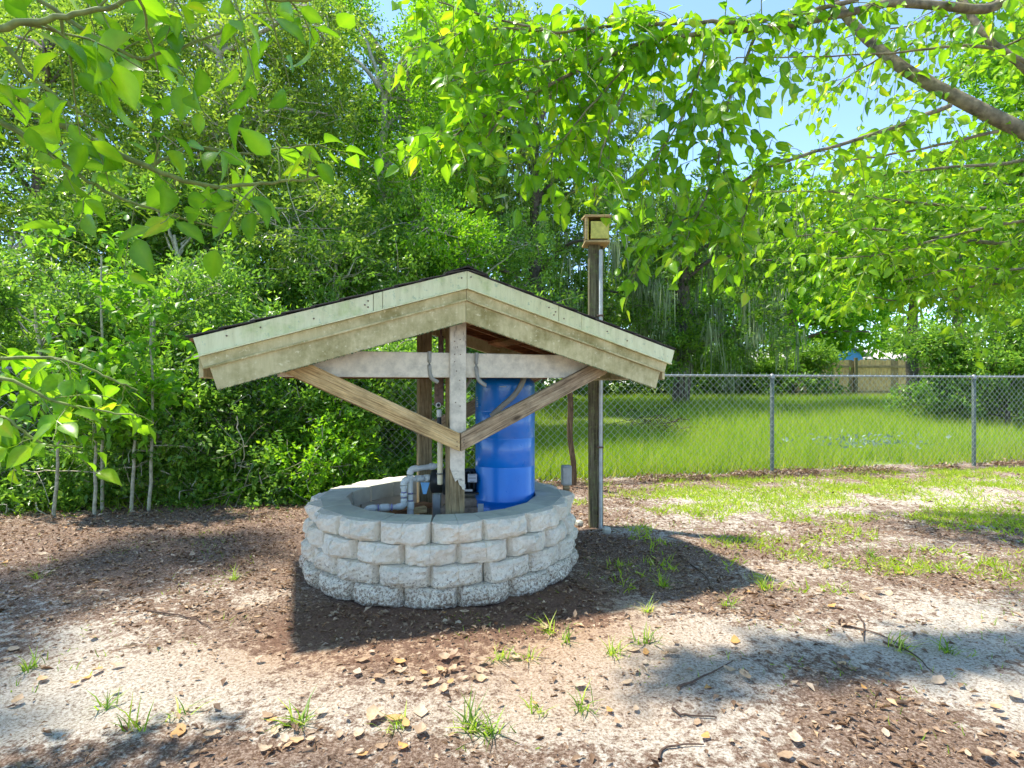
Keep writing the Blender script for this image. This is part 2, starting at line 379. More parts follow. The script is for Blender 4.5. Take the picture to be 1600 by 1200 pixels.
litp = [gp(250, 850, 400, 60, .7), gp(620, 960, 250, 30, 1.0), gp(1000, 870, 140, 40, .7), gp(830, 930, 110, 28, .9), gp(1330, 1100, 120, 60, .75), gp(1180, 1030, 80, 30, .4),
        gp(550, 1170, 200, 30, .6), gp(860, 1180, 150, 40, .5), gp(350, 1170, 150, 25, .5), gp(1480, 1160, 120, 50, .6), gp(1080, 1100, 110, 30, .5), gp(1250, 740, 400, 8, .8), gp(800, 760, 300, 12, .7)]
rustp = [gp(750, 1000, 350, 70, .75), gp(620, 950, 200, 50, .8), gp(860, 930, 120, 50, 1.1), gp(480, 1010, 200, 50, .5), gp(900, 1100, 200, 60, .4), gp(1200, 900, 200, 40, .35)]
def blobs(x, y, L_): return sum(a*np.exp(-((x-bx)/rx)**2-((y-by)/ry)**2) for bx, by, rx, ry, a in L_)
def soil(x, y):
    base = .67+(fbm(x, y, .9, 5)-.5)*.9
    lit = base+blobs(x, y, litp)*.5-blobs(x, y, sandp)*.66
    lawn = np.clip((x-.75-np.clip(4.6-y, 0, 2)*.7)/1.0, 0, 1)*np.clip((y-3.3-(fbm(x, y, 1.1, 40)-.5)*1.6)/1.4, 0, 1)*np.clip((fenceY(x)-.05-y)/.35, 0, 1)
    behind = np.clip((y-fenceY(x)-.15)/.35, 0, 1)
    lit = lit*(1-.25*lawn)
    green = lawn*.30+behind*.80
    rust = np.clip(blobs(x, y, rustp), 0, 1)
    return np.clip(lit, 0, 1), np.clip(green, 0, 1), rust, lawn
xs = np.concatenate([-np.geomspace(400, 7.2, 18), np.arange(-7, 9.01, .05), np.geomspace(9.3, 400, 18)])
ys = np.concatenate([-np.geomspace(60, 1.2, 8), np.arange(-1, 8.01, .045), np.geomspace(8.2, 700, 40)])
X, Y = np.meshgrid(xs, ys)
near = np.clip(1-np.maximum(np.abs(X)-7, 0)/3, 0, 1)*np.clip(1-np.maximum(Y-8, 0)/3, 0, 1)
Z = gz(X, Y)+near*((fbm(X, Y, 1.3, 9)-.5)*.045+(fbm(X, Y, 9, 19, 3)-.5)*.022)
dr = np.hypot(X-RC.x, Y-RC.y); Z -= np.clip(1-(dr-RR)/.4, 0, 1)*.01
def groundz(x, y):
    return gz(x, y)+((fbm(x, y, 1.3, 9)-.5)*.045+(fbm(x, y, 9, 19, 3)-.5)*.022)
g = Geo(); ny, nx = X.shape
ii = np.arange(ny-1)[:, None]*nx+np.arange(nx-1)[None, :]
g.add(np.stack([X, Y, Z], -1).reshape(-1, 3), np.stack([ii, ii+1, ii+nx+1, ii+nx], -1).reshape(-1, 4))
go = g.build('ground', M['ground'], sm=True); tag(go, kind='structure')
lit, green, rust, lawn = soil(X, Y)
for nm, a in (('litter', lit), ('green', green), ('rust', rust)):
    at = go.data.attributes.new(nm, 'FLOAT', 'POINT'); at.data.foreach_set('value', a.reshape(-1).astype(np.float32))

# ------------------------------------------------------------------ block ring round the well
ring = thing('block_well_ring', 'round low wall of four courses of cream split-face concrete blocks around the well', 'well wall', (RC.x, RC.y, 0))
NB, BH, BD = 18, .1035, .178
us = [-1, -.9, -.74, -.55, -.37, -.18, -.012, 0, .012, .18, .37, .55, .74, .9, 1]
def block_mesh(seed, ro):
    r = random.Random(seed); wo = math.tan(math.pi/NB)*ro*.972; wi = math.tan(math.pi/NB)*(ro-BD)*.965
    bm = bmesh.new(); nz = 7; gr = []; nu = len(us); H = BH-.003
    # split face: a few big conchoidal facets plus fine chips
    fac = [(r.uniform(-1, 1), r.uniform(0, 1), r.uniform(.22, .6), r.uniform(-.022, .016)) for _ in range(7)]
    topd = [r.uniform(0, .010) for _ in range(nu)]
    for k in range(nz):
        row = []; v = k/(nz-1)
        for i, u in enumerate(us):
            e = abs(u); bul = .044*(1-e**2.4)+.004
            if e == 1: bul = -.028
            if e == .9: bul *= .9
            y = -bul*(1-.30*abs(2*v-1)**4)
            for fu, fv, fr, fa in fac: y += fa*math.exp(-((u-fu)/fr)**2-((v-fv)/(fr*.9))**2)*(1 if e < .95 else .2)
            if e < .95: y += r.uniform(-.0065, .0065)
            if k == nz-1 and e < .95: y += topd[i]
            if k == 0 and e < .95: y += topd[-i-1]*.8
            z = v*H+(r.uniform(-.003, .003) if 0 < k < nz-1 else 0)
            if k == nz-1 and e < .95: z -= topd[i]*.35
            if k == nz-1 and u == 0: z -= .004
            row.append(bm.verts.new((u*wo, y, z)))
        gr.append(row)
    ff = []
    for k in range(nz-1):
        for i in range(nu-1): ff.append(bm.faces.new((gr[k][i], gr[k][i+1], gr[k+1][i+1], gr[k+1][i])))
    T = gr[-1]; mid = nu//2
    # flat top starts a little behind the broken edge
    E = [bm.verts.new((u*wo*.985, .020 if abs(u) < 1 else .024, H-(.004 if u == 0 else 0))) for u in us]
    for i in range(nu-1): ff.append(bm.faces.new((T[i], T[i+1], E[i+1], E[i])))
    bl, br = bm.verts.new((-wi, BD, 0)), bm.verts.new((wi, BD, 0)); tl, tr = bm.verts.new((-wi, BD, H)), bm.verts.new((wi, BD, H))
    g0, g1, g2 = bm.verts.new((-.0018, BD, H)), bm.verts.new((0, BD, H-.005)), bm.verts.new((.0018, BD, H))
    bm.faces.new(E[:mid]+[g0, tl]); bm.faces.new((E[mid-1], E[mid], g1, g0)); bm.faces.new((E[mid], E[mid+1], g2, g1)); bm.faces.new(E[mid+1:]+[tr, g2])
    bm.faces.new(list(reversed(gr[0]))+[bl, br])
    bm.faces.new([gr[k][0] for k in range(nz)]+[E[0], tl, bl]); bm.faces.new([gr[k][-1] for k in range(nz)][::-1]+[br, tr, E[-1]][0:3])
    bm.faces.new((bl, tl, g0, g1, g2, tr, br))
    for f in bm.faces: f.material_index = 1
    for f in ff: f.material_index = 0
    bmesh.ops.recalc_face_normals(bm, faces=bm.faces)
    me = bpy.data.meshes.new('block'); bm.to_mesh(me); bm.free(); me.materials.append(M['block_face']); me.materials.append(M['block_top']); return me
for c in range(4):
    ro = RR+.040-(c*.012)
    vs = [block_mesh(100*c+s, ro) for s in range(5)]
    for i in range(NB):
        a = (i+.5*(c % 2)+.12)*2*math.pi/NB + random.uniform(-.006, .006)
        rj = ro+random.uniform(-.009, .009)
        Mw = Matrix.Translation((RC.x, RC.y, -.004+c*BH+random.uniform(0, .0008))) @ Matrix.Rotation(a, 4, 'Z') @ Matrix.Translation((0, -rj, 0)) @ Matrix.Rotation(random.uniform(-.03, .03), 4, 'Z')
        link('block', random.choice(vs), ring, Mw)

# ------------------------------------------------------------------ well house (roof on two posts)
rot = R(20.2); U = Vector((math.cos(rot), math.sin(rot), 0)); V_ = Vector((-math.sin(rot), math.cos(rot), 0)); A = Vector((-.244, 3.01, 0))
house = thing('well_house', 'weathered gabled wooden roof on two braced posts standing inside the block ring', 'well shelter', (A+V_*.63))
MW = Matrix((U, V_, Vector((0, 0, 1)))).transposed().to_4x4(); MW.translation = A
def W(s, v, z): return A+U*s+V_*v+Vector((0, 0, z))
ZR, SL, HW, DEP = 1.685, .302, 1.276, 1.28
ca = math.atan(SL)
def slope_board(name, side, a, b, s0, s1, v0, v1, mat, cut=True, par=house, bev=.0015):
    """board following the slope between vertical offsets a and b under the roof line"""
    off = (b-a)*math.sin(ca)*math.cos(ca) if cut else 0
    poly = [(side*s0, ZR-SL*s0-a), (side*s1, ZR-SL*s1-a), (side*(s1-off), ZR-SL*(s1-off)-b), (side*s0, ZR-SL*s0-b)]
    return prism(name, poly, v0, v1, mat, par, MW, bev)
for side, js in ((-1, [0, .43, .475, HW-.02]), (1, [0, .52, .66, HW])):
    for k in range(len(js)-1):
        o = slope_board('metal_trim', side, 0+.001*k, .085, js[k]+.001, js[k+1]-.0015, -.036-.0015*(k % 2), -.026, M['metal_trim'], cut=(k == len(js)-2), bev=.001)
    # folded bright lip under the metal
    slope_board('metal_lip', side, .0855, .092, .001, HW-.025, -.044, -.022, M['metal_trim'], bev=0)
    slope_board('frieze_board', side, .0925, .15, .0008, HW-.045, -.0215, 0, M['trim_board'])
    slope_board('frieze_molding', side, .1425, .153, .0008, HW-.062, -.029, -.022, M['trim_board'], bev=.002)
    slope_board('rake_board', side, .151, .262, .0008, HW-.085, -.012, .008, M['trim_board'])
    # rear rake
    slope_board('rake_board', side, .002, .19, .0008, HW-.03, DEP, DEP+.02, M['trim_board'])
    # deck, rafters, eave
    slope_board('roof_deck', side, 0, .014, .0005, HW-.004, -.02, DEP-.001, M['ply'], cut=True)
    for v in (.012, .30, .62, .94, DEP-.045):
        slope_board('rafter', side, .0155, .105, .02, HW-.06, v, v+.036, M['wood_red'])
    # purlins running front to back, under the deck
    for s in (.16, .52, .88):
        slope_board('nailer', side, .106, .128, s, s+.085, .052, DEP-.05, M['wood_red'], cut=False)
    eo = slope_board('eave_board', side, .016, .185, HW-.056, HW-.038, .01, DEP-.004, M['trim_board'], cut=False)
    # shingles : courses of tabs
    g = Geo(); th = .006
    for cc in range(10):
        s1 = HW+.008-cc*.13; s0 = max(0, s1-.15)
        v = -.04-(cc % 2)*.12
        while v < DEP+.02:
            v0, v1 = max(v, -.046), min(v+.236, DEP+.03); v += .24
            if v1-v0 < .01: continue
            lift = random.uniform(0, .003)
            q = [(s0, .0015), (s1, .0015+.006+lift), (s1, .0015+.012+lift), (s0, .0075)]
            pts = []
            for vv in (v0, v1):
                for s, h in q: pts.append(tuple(W(side*s, vv, ZR-SL*s+h)))
            g.add(pts, [[0, 1, 2, 3], [7, 6, 5, 4], [0, 4, 5, 1], [1, 5, 6, 2], [2, 6, 7, 3], [3, 7, 4, 0]])
    g.build('shingles', M['shingle'], house, kind='stuff')
g = Geo(); v = -.048
while v < DEP:
    pts = [tuple(W(s, vv, ZR-SL*abs(s)+h)) for vv in (v, v+.2) for s, h in ((-.11, .014), (0, .018), (.11, .014), (.11, .02), (0, .026), (-.11, .02))]
    g.add(pts, [[0, 1, 7, 6], [1, 2, 8, 7], [5, 4, 10, 11][::-1], [4, 3, 9, 10][::-1], [2, 3, 9, 8], [0, 5, 11, 6]]); g.add(pts, [[0, 1, 4, 5], [1, 2, 3, 4]]); v += .17
g.build('ridge_cap', M['shingle'], house, kind='stuff')
# the small ridge ornament of nail heads on the metal
def nail(s, z, v=-.0385, r=.004, par=house, name='nail_head', m='rust'):
    c = W(s, v, z); lathe(name, [(0, .0025), (r, .002), (r, 0), (0, 0)], M[m], par, c, 8, -V_)
for s, dz in ((-.03, .03), (.02, .025), (-.50, .03), (-.50, .06), (-.515, .045), (.46, .03), (.50, .04), (.49, .06), (.55, .06), (-.98, .03), (-1.12, .03), (.82, .04), (.95, .05), (-.75, .05)):
    nail(s, ZR-SL*abs(s)-dz)
# ridge beam and posts
plank('ridge_board', W(0, .05, ZR-.075), W(0, DEP-.05, ZR-.075), .13, .035, M['wood_red'], house, U)
VF, VB = .2155, 1.059
plank('post', W(0, VF, -.1), W(0, VF, ZR-.11), .089, .089, M['wood_post'], house, -V_)
plank('post', W(0, VB, -.1), W(0, VB, ZR-.11), .089, .089, M['wood_post'], house, -V_)
plank('facing_board', W(-.008, .123, .835), W(-.008, .123, ZR-.262+.075), .089, .019, M['wood_white'], house, -V_, bev=.002)
plank('side_board', W(.0475, .19, .84), W(.0475, .19, ZR-.2), .06, .004, M['wood_white'], house, U, bev=0)
# peeled paint strip low on the post, ragged bottom
z0 = .60
poly = [(-.040, .765), (-.040, .64), (-.028, .605), (-.012, .565), (.002, .575), (.012, .545), (.024, .535), (.030, .52), (.041, .515), (.042, .56), (.041, .63), (.042, .765)]
prism('peeling_strip', poly, .160, .1695, M['wood_white'], house, MW, 0)
plank('cross_beam', W(-.915, .152, 1.202), W(.87, .152, 1.202), .134, .036, M['wood_beam'], house, -V_)
plank('cross_beam', W(-.9, VB-.064, 1.202), W(.9, VB-.064, 1.202), .134, .036, M['wood_red'], house, -V_)
def brace(side, v, mat, mirror_cut=True):
    tn = .478; w2 = .089/2/math.cos(math.atan(tn)); zc = .785
    s1 = .915
    top = ZR-.235
    poly = [(side*.003, zc-w2), (side*(s1-.03), zc+tn*(s1-.03)-w2), (side*(s1+.02), zc+tn*(s1+.02)-w2+.02), (side*(s1-.045), zc+tn*(s1-.045)+w2), (side*.003, zc+w2)]
    # local axis along the brace for grain
    ang = math.atan(tn)*side
    ax = (U*side*math.cos(math.atan(tn))+Vector((0, 0, math.sin(math.atan(tn)))))
    zx = ax.cross(V_).normalized(); Ml = Matrix((ax, V_, -zx if zx.z < 0 else zx)).transposed().to_4x4(); Ml.translation = W(0, 0, zc)
    inv = Ml.inverted(); loc = [inv @ W(s, 0, z) for s, z in poly]
    return prism('brace', [(q.x, q.z) for q in loc], v-.018, v+.018, M[mat], house, Ml, .003)
brace(-1, .113, 'wood_brace'); brace(1, .113, 'wood_grey'); brace(-1, VB-.1, 'wood_grey'); brace(1, VB-.1, 'wood_grey')
for s, z in ((.02, .80), (.018, .785), (.022, .77), (-.02, .79), (-.02, .765)): nail(s, z, .094, .003)
for s, z in ((-.02, 1.33), (.01, 1.34), (-.005, 1.30), (-.02, 1.26), (.012, 1.26), (-.01, 1.17), (.008, 1.12), (-.015, 1.0), (.01, .98), (-.02, 1.22)): nail(s-.008, z, .1125, .003)
# lichen tufts along the lower rake edge
g = Geo()
for i in range(900):
    side = random.choice((-1, 1)); s = random.uniform(.02, HW-.12)
    p = W(side*s, -.0125+random.uniform(-.003, .002), ZR-SL*s-random.choice((.262, .2635, .261)))
    n1 = random.uniform(.002, .0055)
    g.add([p+U*n1*.5, p-U*n1*.5, p+Vector((0, 0, -n1))-V_*n1*.8, p+Vector((0, 0, n1*.7))-V_*n1*.3], [[0, 1, 2], [0, 1, 3], [0, 2, 3], [1, 2, 3]], random.random())
g.build('lichen', M['moss'], house, kind='stuff')

# ------------------------------------------------------------------ inside the ring
TC = Vector((-.045, 3.74, 0)); TR = .193
tank = thing('pressure_tank', 'tall glossy blue steel pressure tank standing inside the block ring', 'tank', (TC.x, TC.y, .06))
prof = [(.0, .06), (TR-.006, .06), (TR-.006, .30), (TR+.004, .302), (TR+.006, .312), (TR+.001, .318)]
for z in (.37,): prof += [(TR, z-.012), (TR+.0035, z-.006), (TR+.0035, z+.004), (TR, z+.01)]
for z in (.58, .76, .93): prof += [(TR, z-.004), (TR-.0022, z), (TR, z+.004)]
for k in range(9):
    a = k/8*math.pi/2; prof.append((TR-.06+.06*math.cos(a), 1.09+.055*math.sin(a)))
prof += [(.06, 1.158), (0, 1.16)]
lathe('shell', prof, M['tank'], tank, (TC.x, TC.y, 0), 64)
def on_tank(name, deg, z0, z1, d0, mat, lift=.001):
    g = Geo(); aa = np.linspace(R(deg-d0), R(deg+d0), 5); v = []
    for z in (z0, z1):
        for a in aa: v.append((TC.x+(TR+lift)*math.sin(a), TC.y-(TR+lift)*math.cos(a), z))
    g.add(v, [[i, i+1, i+6, i+5] for i in range(4)]); g.build(name, mat, tank)
for z, dd in ((.965, .0), (.975, .6), (.985, -.4), (1.0, .2), (1.012, -.3), (.955, .5)):
    on_tank('label_mark', -66+dd*2, z, z+.006, 3.2+dd, M['conduit'])
on_tank('data_line', -3, 1.081, 1.085, 6, M['conduit'])
# air valve
lathe('air_valve', [(0, 0), (.02, 0), (.02, .02), (.012, .03), (0, .03)], M['black'], tank, (TC.x, TC.y, 1.16), 12)
pad = boxat('concrete_pad', (TC.x-.12, TC.y+.0, .03), (.62, .46, .06), M['block_top']); tag(pad, 'flat grey concrete pad under the blue tank inside the ring', 'slab')
pump = thing('water_pump', 'black water pump with a grey label behind the front post, left of the blue tank', 'pump', P(705, 795, 3.72))
def lyl(name, a, b_, r, mat, par, seg=20):
    a = Vector(a); b_ = Vector(b_); d = (b_-a)
    return lathe(name, [(0, 0), (r*.9, 0), (r, .008), (r, d.length-.008), (r*.9, d.length), (0, d.length)], M[mat], par, a, seg, d)
D = 3.68
lyl('motor', P(700, 752, D), P(752, 752, D+.08), .062, 'black', pump, 24)
lyl('wet_end', P(674, 752, D), P(692, 752, D), .074, 'black', pump, 24)
lyl('flange', P(692, 752, D), P(699, 752, D), .085, 'black', pump, 24)
for k in range(5): lyl('motor_rib', P(712+k*7, 752, D), P(714+k*7, 752, D), .066, 'black', pump, 24)
for k in range(2):
    o = boxat('data_label', P(738, 747, D-.066), (.058, .003, .052), M['paper'], pump) if k == 0 else None
for k, wd in enumerate((.04, .044, .03)):
    boxat('print_line', P(738, 742+k*5, D-.0685), (wd, .001, .004), M['ink'], pump, bev=0)
lyl('capacitor', P(712, 737, D), P(742, 737, D+.05), .022, 'black', pump)
boxat('motor_base', P(728, 769, D), (.17, .1, .012), M['black'], pump); boxat('foot', P(726, 766, D-.06), (.10, .02, .014), M['silver'], pump)
boxat('bolt', P(726, 760, D-.06), (.014, .014, .028), M['silver'], pump)
for k, (px, py, d, sz, rz) in enumerate([(726, 783, 3.72, (.24, .12, .055), .05), (722, 797, 3.70, (.26, .13, .055), -.04), (640, 797, 3.62, (.2, .09, .04), .5)]):
    o = boxat('wooden_block', P(px, py, d), sz, M['brick'] if k < 2 else M['wood_brace'], None, rz, bev=.005)
    tag(o, ['upper brown block of the stack carrying the pump', 'lower brown block of the stack carrying the pump', 'short tilted board lying under the white pipes'][k], 'block')
o = plank('wooden_plank', P(596, 806, 3.45), P(668, 788, 3.75), .09, .03, M['wood_red'], None, Vector((0, 0, 1))); tag(o, 'orange-brown plank lying inside the ring below the white pipes', 'plank')
o = boxat('white_panel', P(751, 800, 3.52), (.035, .02, .1), M['conduit']); tag(o, 'small pale upright strip beside the foot of the blue tank', 'strip')
boxes = boxat('grey_housing', P(683, 790, 3.75), (.05, .05, .16), M['box']); tag(boxes, 'narrow grey housing low behind the front post', 'housing')
# pipes
pv = thing('water_pipes', 'white plastic water pipes with elbows and purple primer bands left of the front post', 'pipes', P(635, 810, 3.45))
r_ = .0165; d = 3.5
def coup(p, q, r=.0215, mat='pvc', name='coupling'): lyl(name, p, q, r, mat, pv, 16)
pipe('pipe', [P(641, 745, d), P(641.5, 800, d)], r_, M['pvc'], pv)
pipe('elbow', [P(641, 748, d), P(641, 738, d), P(645, 733, d+.01), P(652, 732, d+.03)], .0205, M['pvc'], pv)
pipe('pipe', [P(650, 732, d+.03), P(690, 727, d+.25)], r_, M['pvc'], pv); coup(P(672, 729, d+.14), P(679, 728.5, d+.18))
pipe('pipe', [P(631, 760, d-.03), P(631, 790, d-.03)], r_, M['pvc'], pv)
pipe('elbow', [P(631, 763, d-.03), P(631, 755, d-.03), P(635, 749.5, d-.02), P(641, 749, d+.02)], .0205, M['pvc'], pv)
pipe('pipe', [P(641, 749, d+.03), P(678, 747, d+.2)], r_, M['pvc'], pv)
coup(P(650, 748, d+.05), P(660, 747.5, d+.1)); coup(P(663, 747.5, d+.11), P(671, 747, d+.16), .024)
pipe('elbow', [P(631, 780, d-.03), P(631, 787, d-.03), P(627, 791, d-.03), P(620, 792, d-.03)], .0205, M['pvc'], pv)
pipe('pipe', [P(622, 792, d-.03), P(583, 794, d-.06)], r_, M['pvc'], pv)
coup(P(594, 793.5, d-.05), P(609, 792.7, d-.04), .023)
pipe('elbow', [P(588, 793.6, d-.06), P(580, 794, d-.06), P(574, 797, d-.06), P(574, 806, d-.06)], .0205, M['pvc'], pv)
for a, c in (((631, 768), (631, 770)), ((631, 776), (631, 777.5)), ((641.2, 770), (641.2, 771.5)), ((641.4, 781), (641.4, 783))):
    lyl('primer_band', P(*a, d-.03 if a[0] < 635 else d), P(*c, d-.03 if a[0] < 635 else d), .0172, 'primer', pv)
for a, c in (((590, 793.6), (592, 793.5)), ((611, 792.7), (613, 792.6)), ((577, 795), (575, 797))): lyl('primer_band', P(*a, d-.055), P(*c, d-.053), .0215, 'primer', pv)
coup(P(641.3, 784, d), P(641.5, 796, d), .022); pipe('pipe', [P(641, 796, d), P(642, 830, d)], .02, M['wood_grey'] if False else M['conduit'], pv)
coup(P(631, 770.5, d-.03), P(631, 776, d-.03), .0215)
# blue funnel tag
g = Geo(); q = [P(657, 754, 3.44), P(671, 754, 3.44), P(669, 762, 3.44), P(666, 772, 3.44), P(661, 772, 3.44), P(659, 763, 3.44)]
q2 = [p+Vector((0, .012, 0)) for p in q]; g.add(q+q2, [[0, 1, 2, 3, 4, 5], [11, 10, 9, 8, 7, 6]]); g.add(q+q2, [[i, (i+1) % 6, (i+1) % 6+6, i+6] for i in range(6)])
o = g.build('blue_funnel', M['tag_blue']); tag(o, 'small pale blue plastic funnel hanging by the rear post above the pipes', 'funnel')
# vertical riser left of front post
rs = thing('riser_pipe', 'upright riser with rusty bracket, open white elbow and cream pipe left of the front post', 'pipe', P(687, 800, 3.30))
d = 3.24
lyl('cream_pipe', P(687.5, 757, d), P(687.5, 690, d), .0155, 'pvc_old', rs)
lyl('black_hose', P(687, 692, d), P(686, 650, d), .013, 'black', rs); lyl('band', P(687, 741, d), P(687, 739, d), .018, 'hose', rs)
lyl('collar', P(686, 652, d), P(686, 640, d), .014, 'pvc', rs)
lyl('hose_end', P(685, 633, d-.03), P(685, 633, d), .0155, 'pvc', rs); lyl('hose_bore', P(685, 633, d-.033), P(685, 633, d-.02), .010, 'black', rs)
boxat('bracket', P(686, 615, d+.005), (.05, .03, .13), M['rust'], rs); boxat('bracket_arm', P(689, 565, d+.01), (.028, .02, .29), M['rust'], rs)
plank('wedge', P(688, 545, d-.012), P(690, 500, d-.012), .014, .01, M['rust'], rs)
# hoses from the beam
def hose(pts, r, label):
    o = pipe('grey_hose', pts, r, M['hose'], None, 10, 16); tag(o, label, 'hose')
hose([P(671, 549, 3.08), P(671, 575, 3.08), P(674, 590, 3.08), P(684, 597, 3.1)], .011, 'short grey hose over the cross beam left of the front post')
hose([P(745, 551, 3.15), P(744, 572, 3.15), P(747, 592, 3.15), P(757, 601, 3.14), P(760, 602, 3.14)], .011, 'open-ended grey hose curling over the cross beam right of the front post')
hose([P(820, 585, 3.5), P(815, 600, 3.47), P(803, 618, 3.47), P(785, 634, 3.48), P(768, 650, 3.5)], .017, 'wide grey hose drooping across the front of the blue tank')
hose([P(737, 570, 3.45), P(735, 590, 3.45), P(728, 605, 3.45), P(722, 615, 3.45)], .010, 'thin grey hose hanging between the front post and the blue tank')
# electric box at the back right of the ring
eb = thing('outlet_box', 'small grey outlet box on a short post behind the right of the block ring', 'box', (.385, 4.08, 0))
boxat('housing', (.385, 4.08, .455), (.066, .06, .14), M['box'], eb, .15, bev=.006); boxat('cover', (.382, 4.047, .455), (.05, .01, .12), M['galv'], eb, .15)
boxat('stem', (.385, 4.09, .2), (.04, .04, .4), M['wood_post'], eb, .15)

# ------------------------------------------------------------------ pole with birdhouse, stake
pb = Vector((.648, 4.44, 0))
pole = thing('wooden_pole', 'tall weathered square wooden pole with a pale conduit, right of the roof', 'pole', pb)
plank('shaft', pb+Vector((-.012, 0, -.1)), pb+Vector((-.016, 0, 2.2)), .085, .085, M['wood_old'], pole)
plank('side_strip', pb+Vector((.043, .03, -.1)), pb+Vector((.043, .03, 2.2)), .03, .03, M['wood_old'], pole)
lyl('conduit', pb+Vector((.025, -.062, -.02)), pb+Vector((.027, -.062, 2.12)), .014, 'conduit', pole)
for z in (.62, 1.16, 1.62): boxat('strap', pb+Vector((.022, -.062, z)), (.046, .036, .014), M['rust'], pole)
bh = thing('birdhouse', 'yellow-green wooden nest box on top of the tall pole', 'birdhouse', pb+Vector((0, 0, 2.2)))
c = P(931, 366, 4.42); boxat('front_panel', c+Vector((.015, -.085, .01)), (.13, .012, .13), M['rope'], bh); boxat('back_panel', c+Vector((0, .07, .03)), (.17, .014, .2), M['wood_old'], bh)
boxat('side_panel', c+Vector((-.07, 0, .02)), (.012, .14, .17), M['rope'], bh); boxat('side_panel', c+Vector((.085, 0, .02)), (.012, .14, .17), M['rope'], bh)
boxat('floor_board', c+Vector((0, 0, -.075)), (.19, .19, .018), M['wood_brace'], bh); boxat('roof_board', c+Vector((.0, -.01, .125)), (.20, .21, .016), M['wood_brace'], bh, rx=.15)
boxat('corner_post', c+Vector((-.085, -.09, .02)), (.02, .02, .17), M['wood_brace'], bh)
stk = G(894, 757); o = plank('wooden_stake', P(896, 757, 6.1), P(888, 590, 6.0), .055, .05, M['wood_rot'], None, warp=.012, segs=9); tag(o, 'crooked rotten wooden stake by the wire fence behind the outlet box', 'stake')
o = thing('corner_rubble', 'two broken pale concrete lumps at the foot of the wooden pole', 'rubble', (.64, 4.2, 0))
for k, (px, py) in enumerate(((948, 833), (905, 822))):
    q = G(px, py); boxat('lump', (q.x, q.y, .02), (.06, .05, .05), M['block_top'], o, k*.7, .2, .1, bev=.012)

# ------------------------------------------------------------------ chain link fence
fence = thing('chain_link_fence', 'grey galvanised chain link fence running behind the well', 'fence', (0, fenceY(0), 0))
fd = Vector((1, .229, 0)).normalized()
def FP(x, z, off=0): return Vector((x, fenceY(x)+off, z+max(0, -x)*.010))
x = 3.19-3.11/math.hypot(1, .229)*0; sx = 3.03
for k in range(-4, 4):
    x = 3.19+k*sx*1.0
    mat = 'post_grn' if k >= 0 else 'galv'
    o = lathe('line_post', [(.0, 1.215), (.012, 1.21), (.024, 1.19), (.024, 0), (.024, -.1)][::-1], M[mat], fence, FP(x, 0)-Vector((0, 0, 0)), 12)
    lathe('post_cap', [(.03, 1.17), (.03, 1.2), (.02, 1.222), (0, 1.228)], M['galv'], fence, FP(x, 0), 12)
    g = Geo()
    for z in (.25, .6, .95): tube(g, [FP(x, z, -.03)+Vector((.028*math.cos(a), .028*math.sin(a)+.03, 0)) for a in np.linspace(0, 6.28, 9)], .002, 4)
    g.build('tie_wire', M['wire'], fence)
g = Geo(); tube(g, [FP(x, 1.2, .0) for x in np.linspace(-9.5, 13, 30)], .0145, 8); g.build('top_rail', M['galv'], fence, sm=True)
g = Geo(); pitch = .082; xx = -9.0; nz = 30; zs = .02+np.arange(nz)*.041
k = 0
while xx < 12.5:
    z = zs; n = len(z)
    alt = np.where(np.arange(n) % 2 == 0, 0, 1)*pitch/1.0*.5
    for sgn in (0,):
        xs_ = xx+(alt if k % 2 == 0 else alt)
        pts = np.stack([xs_, np.zeros(n), z], 1); pts[:, 1] = fenceY(xs_)-.027+np.where(np.arange(n) % 2 == 0, -.003, .003); pts[:, 2] += np.maximum(0, -xs_)*.010
        tube(g, pts, .0022, 3)
    pts2 = pts.copy(); alt2 = np.where(np.arange(n) % 2 == 0, pitch*.5, 0)
    pts2[:, 0] = xx-pitch*.5+alt2; pts2[:, 1] = fenceY(pts2[:, 0])-.027+np.where(np.arange(n) % 2 == 0, .003, -.003); tube(g, pts2, .0022, 3) if False else None
    # mirrored strand: crosses over to the neighbour
    pts3 = pts.copy(); pts3[:, 0] = xx+pitch-alt; pts3[:, 1] = fenceY(pts3[:, 0])-.027; tube(g, pts3, .0022, 3)
    # barbed twist above the rail
    tube(g, [FP(xx+pitch*.5, zs[-1]+.0, -.027), FP(xx+pitch*.5+.006, zs[-1]+.03, -.027)], .002, 3)
    xx += pitch; k += 1
g.build('wire_mesh', M['wire'], fence, kind='stuff')

# ------------------------------------------------------------------ far fence and houses
wf = thing('wooden_fence', 'weathered tan board fence at the far end of the grass field', 'fence', (13, 21.5, .5))
for k in range(52):
    x = 10.2+k*.146
    plank('plank', (x, 21.5+.03*(x-10), .45), (x, 21.5+.03*(x-10), 2.0+random.uniform(-.03, .03)), .132, .02, M['wood_brace'] if random.random() < .7 else M['wood_post'], wf, bev=0)
for z in (.8, 1.75): plank('rail', (10.1, 21.47, z), (17.9, 21.70, z), .09, .035, M['wood_post'], wf)
for k in range(4): plank('fence_post', (10.4+2.43*k, 21.42+.073*k, .4), (10.4+2.43*k, 21.42+.073*k, 2.08), .1, .1, M['wood_old'], wf)
M['siding'] = simple('blue_siding', (.10, .38, .80), .6, 0, .12, 4, .1); M['roofpale'] = simple('pale_shingles', (.55, .48, .47), .9, 0, .25, 14, .3, .01)
M['wallpale'] = simple('pale_wall', (.55, .56, .54), .8, 0, .1, 3, .1); M['glass'] = simple('dark_glass', (.03, .04, .05), .15, 0, .2, 3, 0)
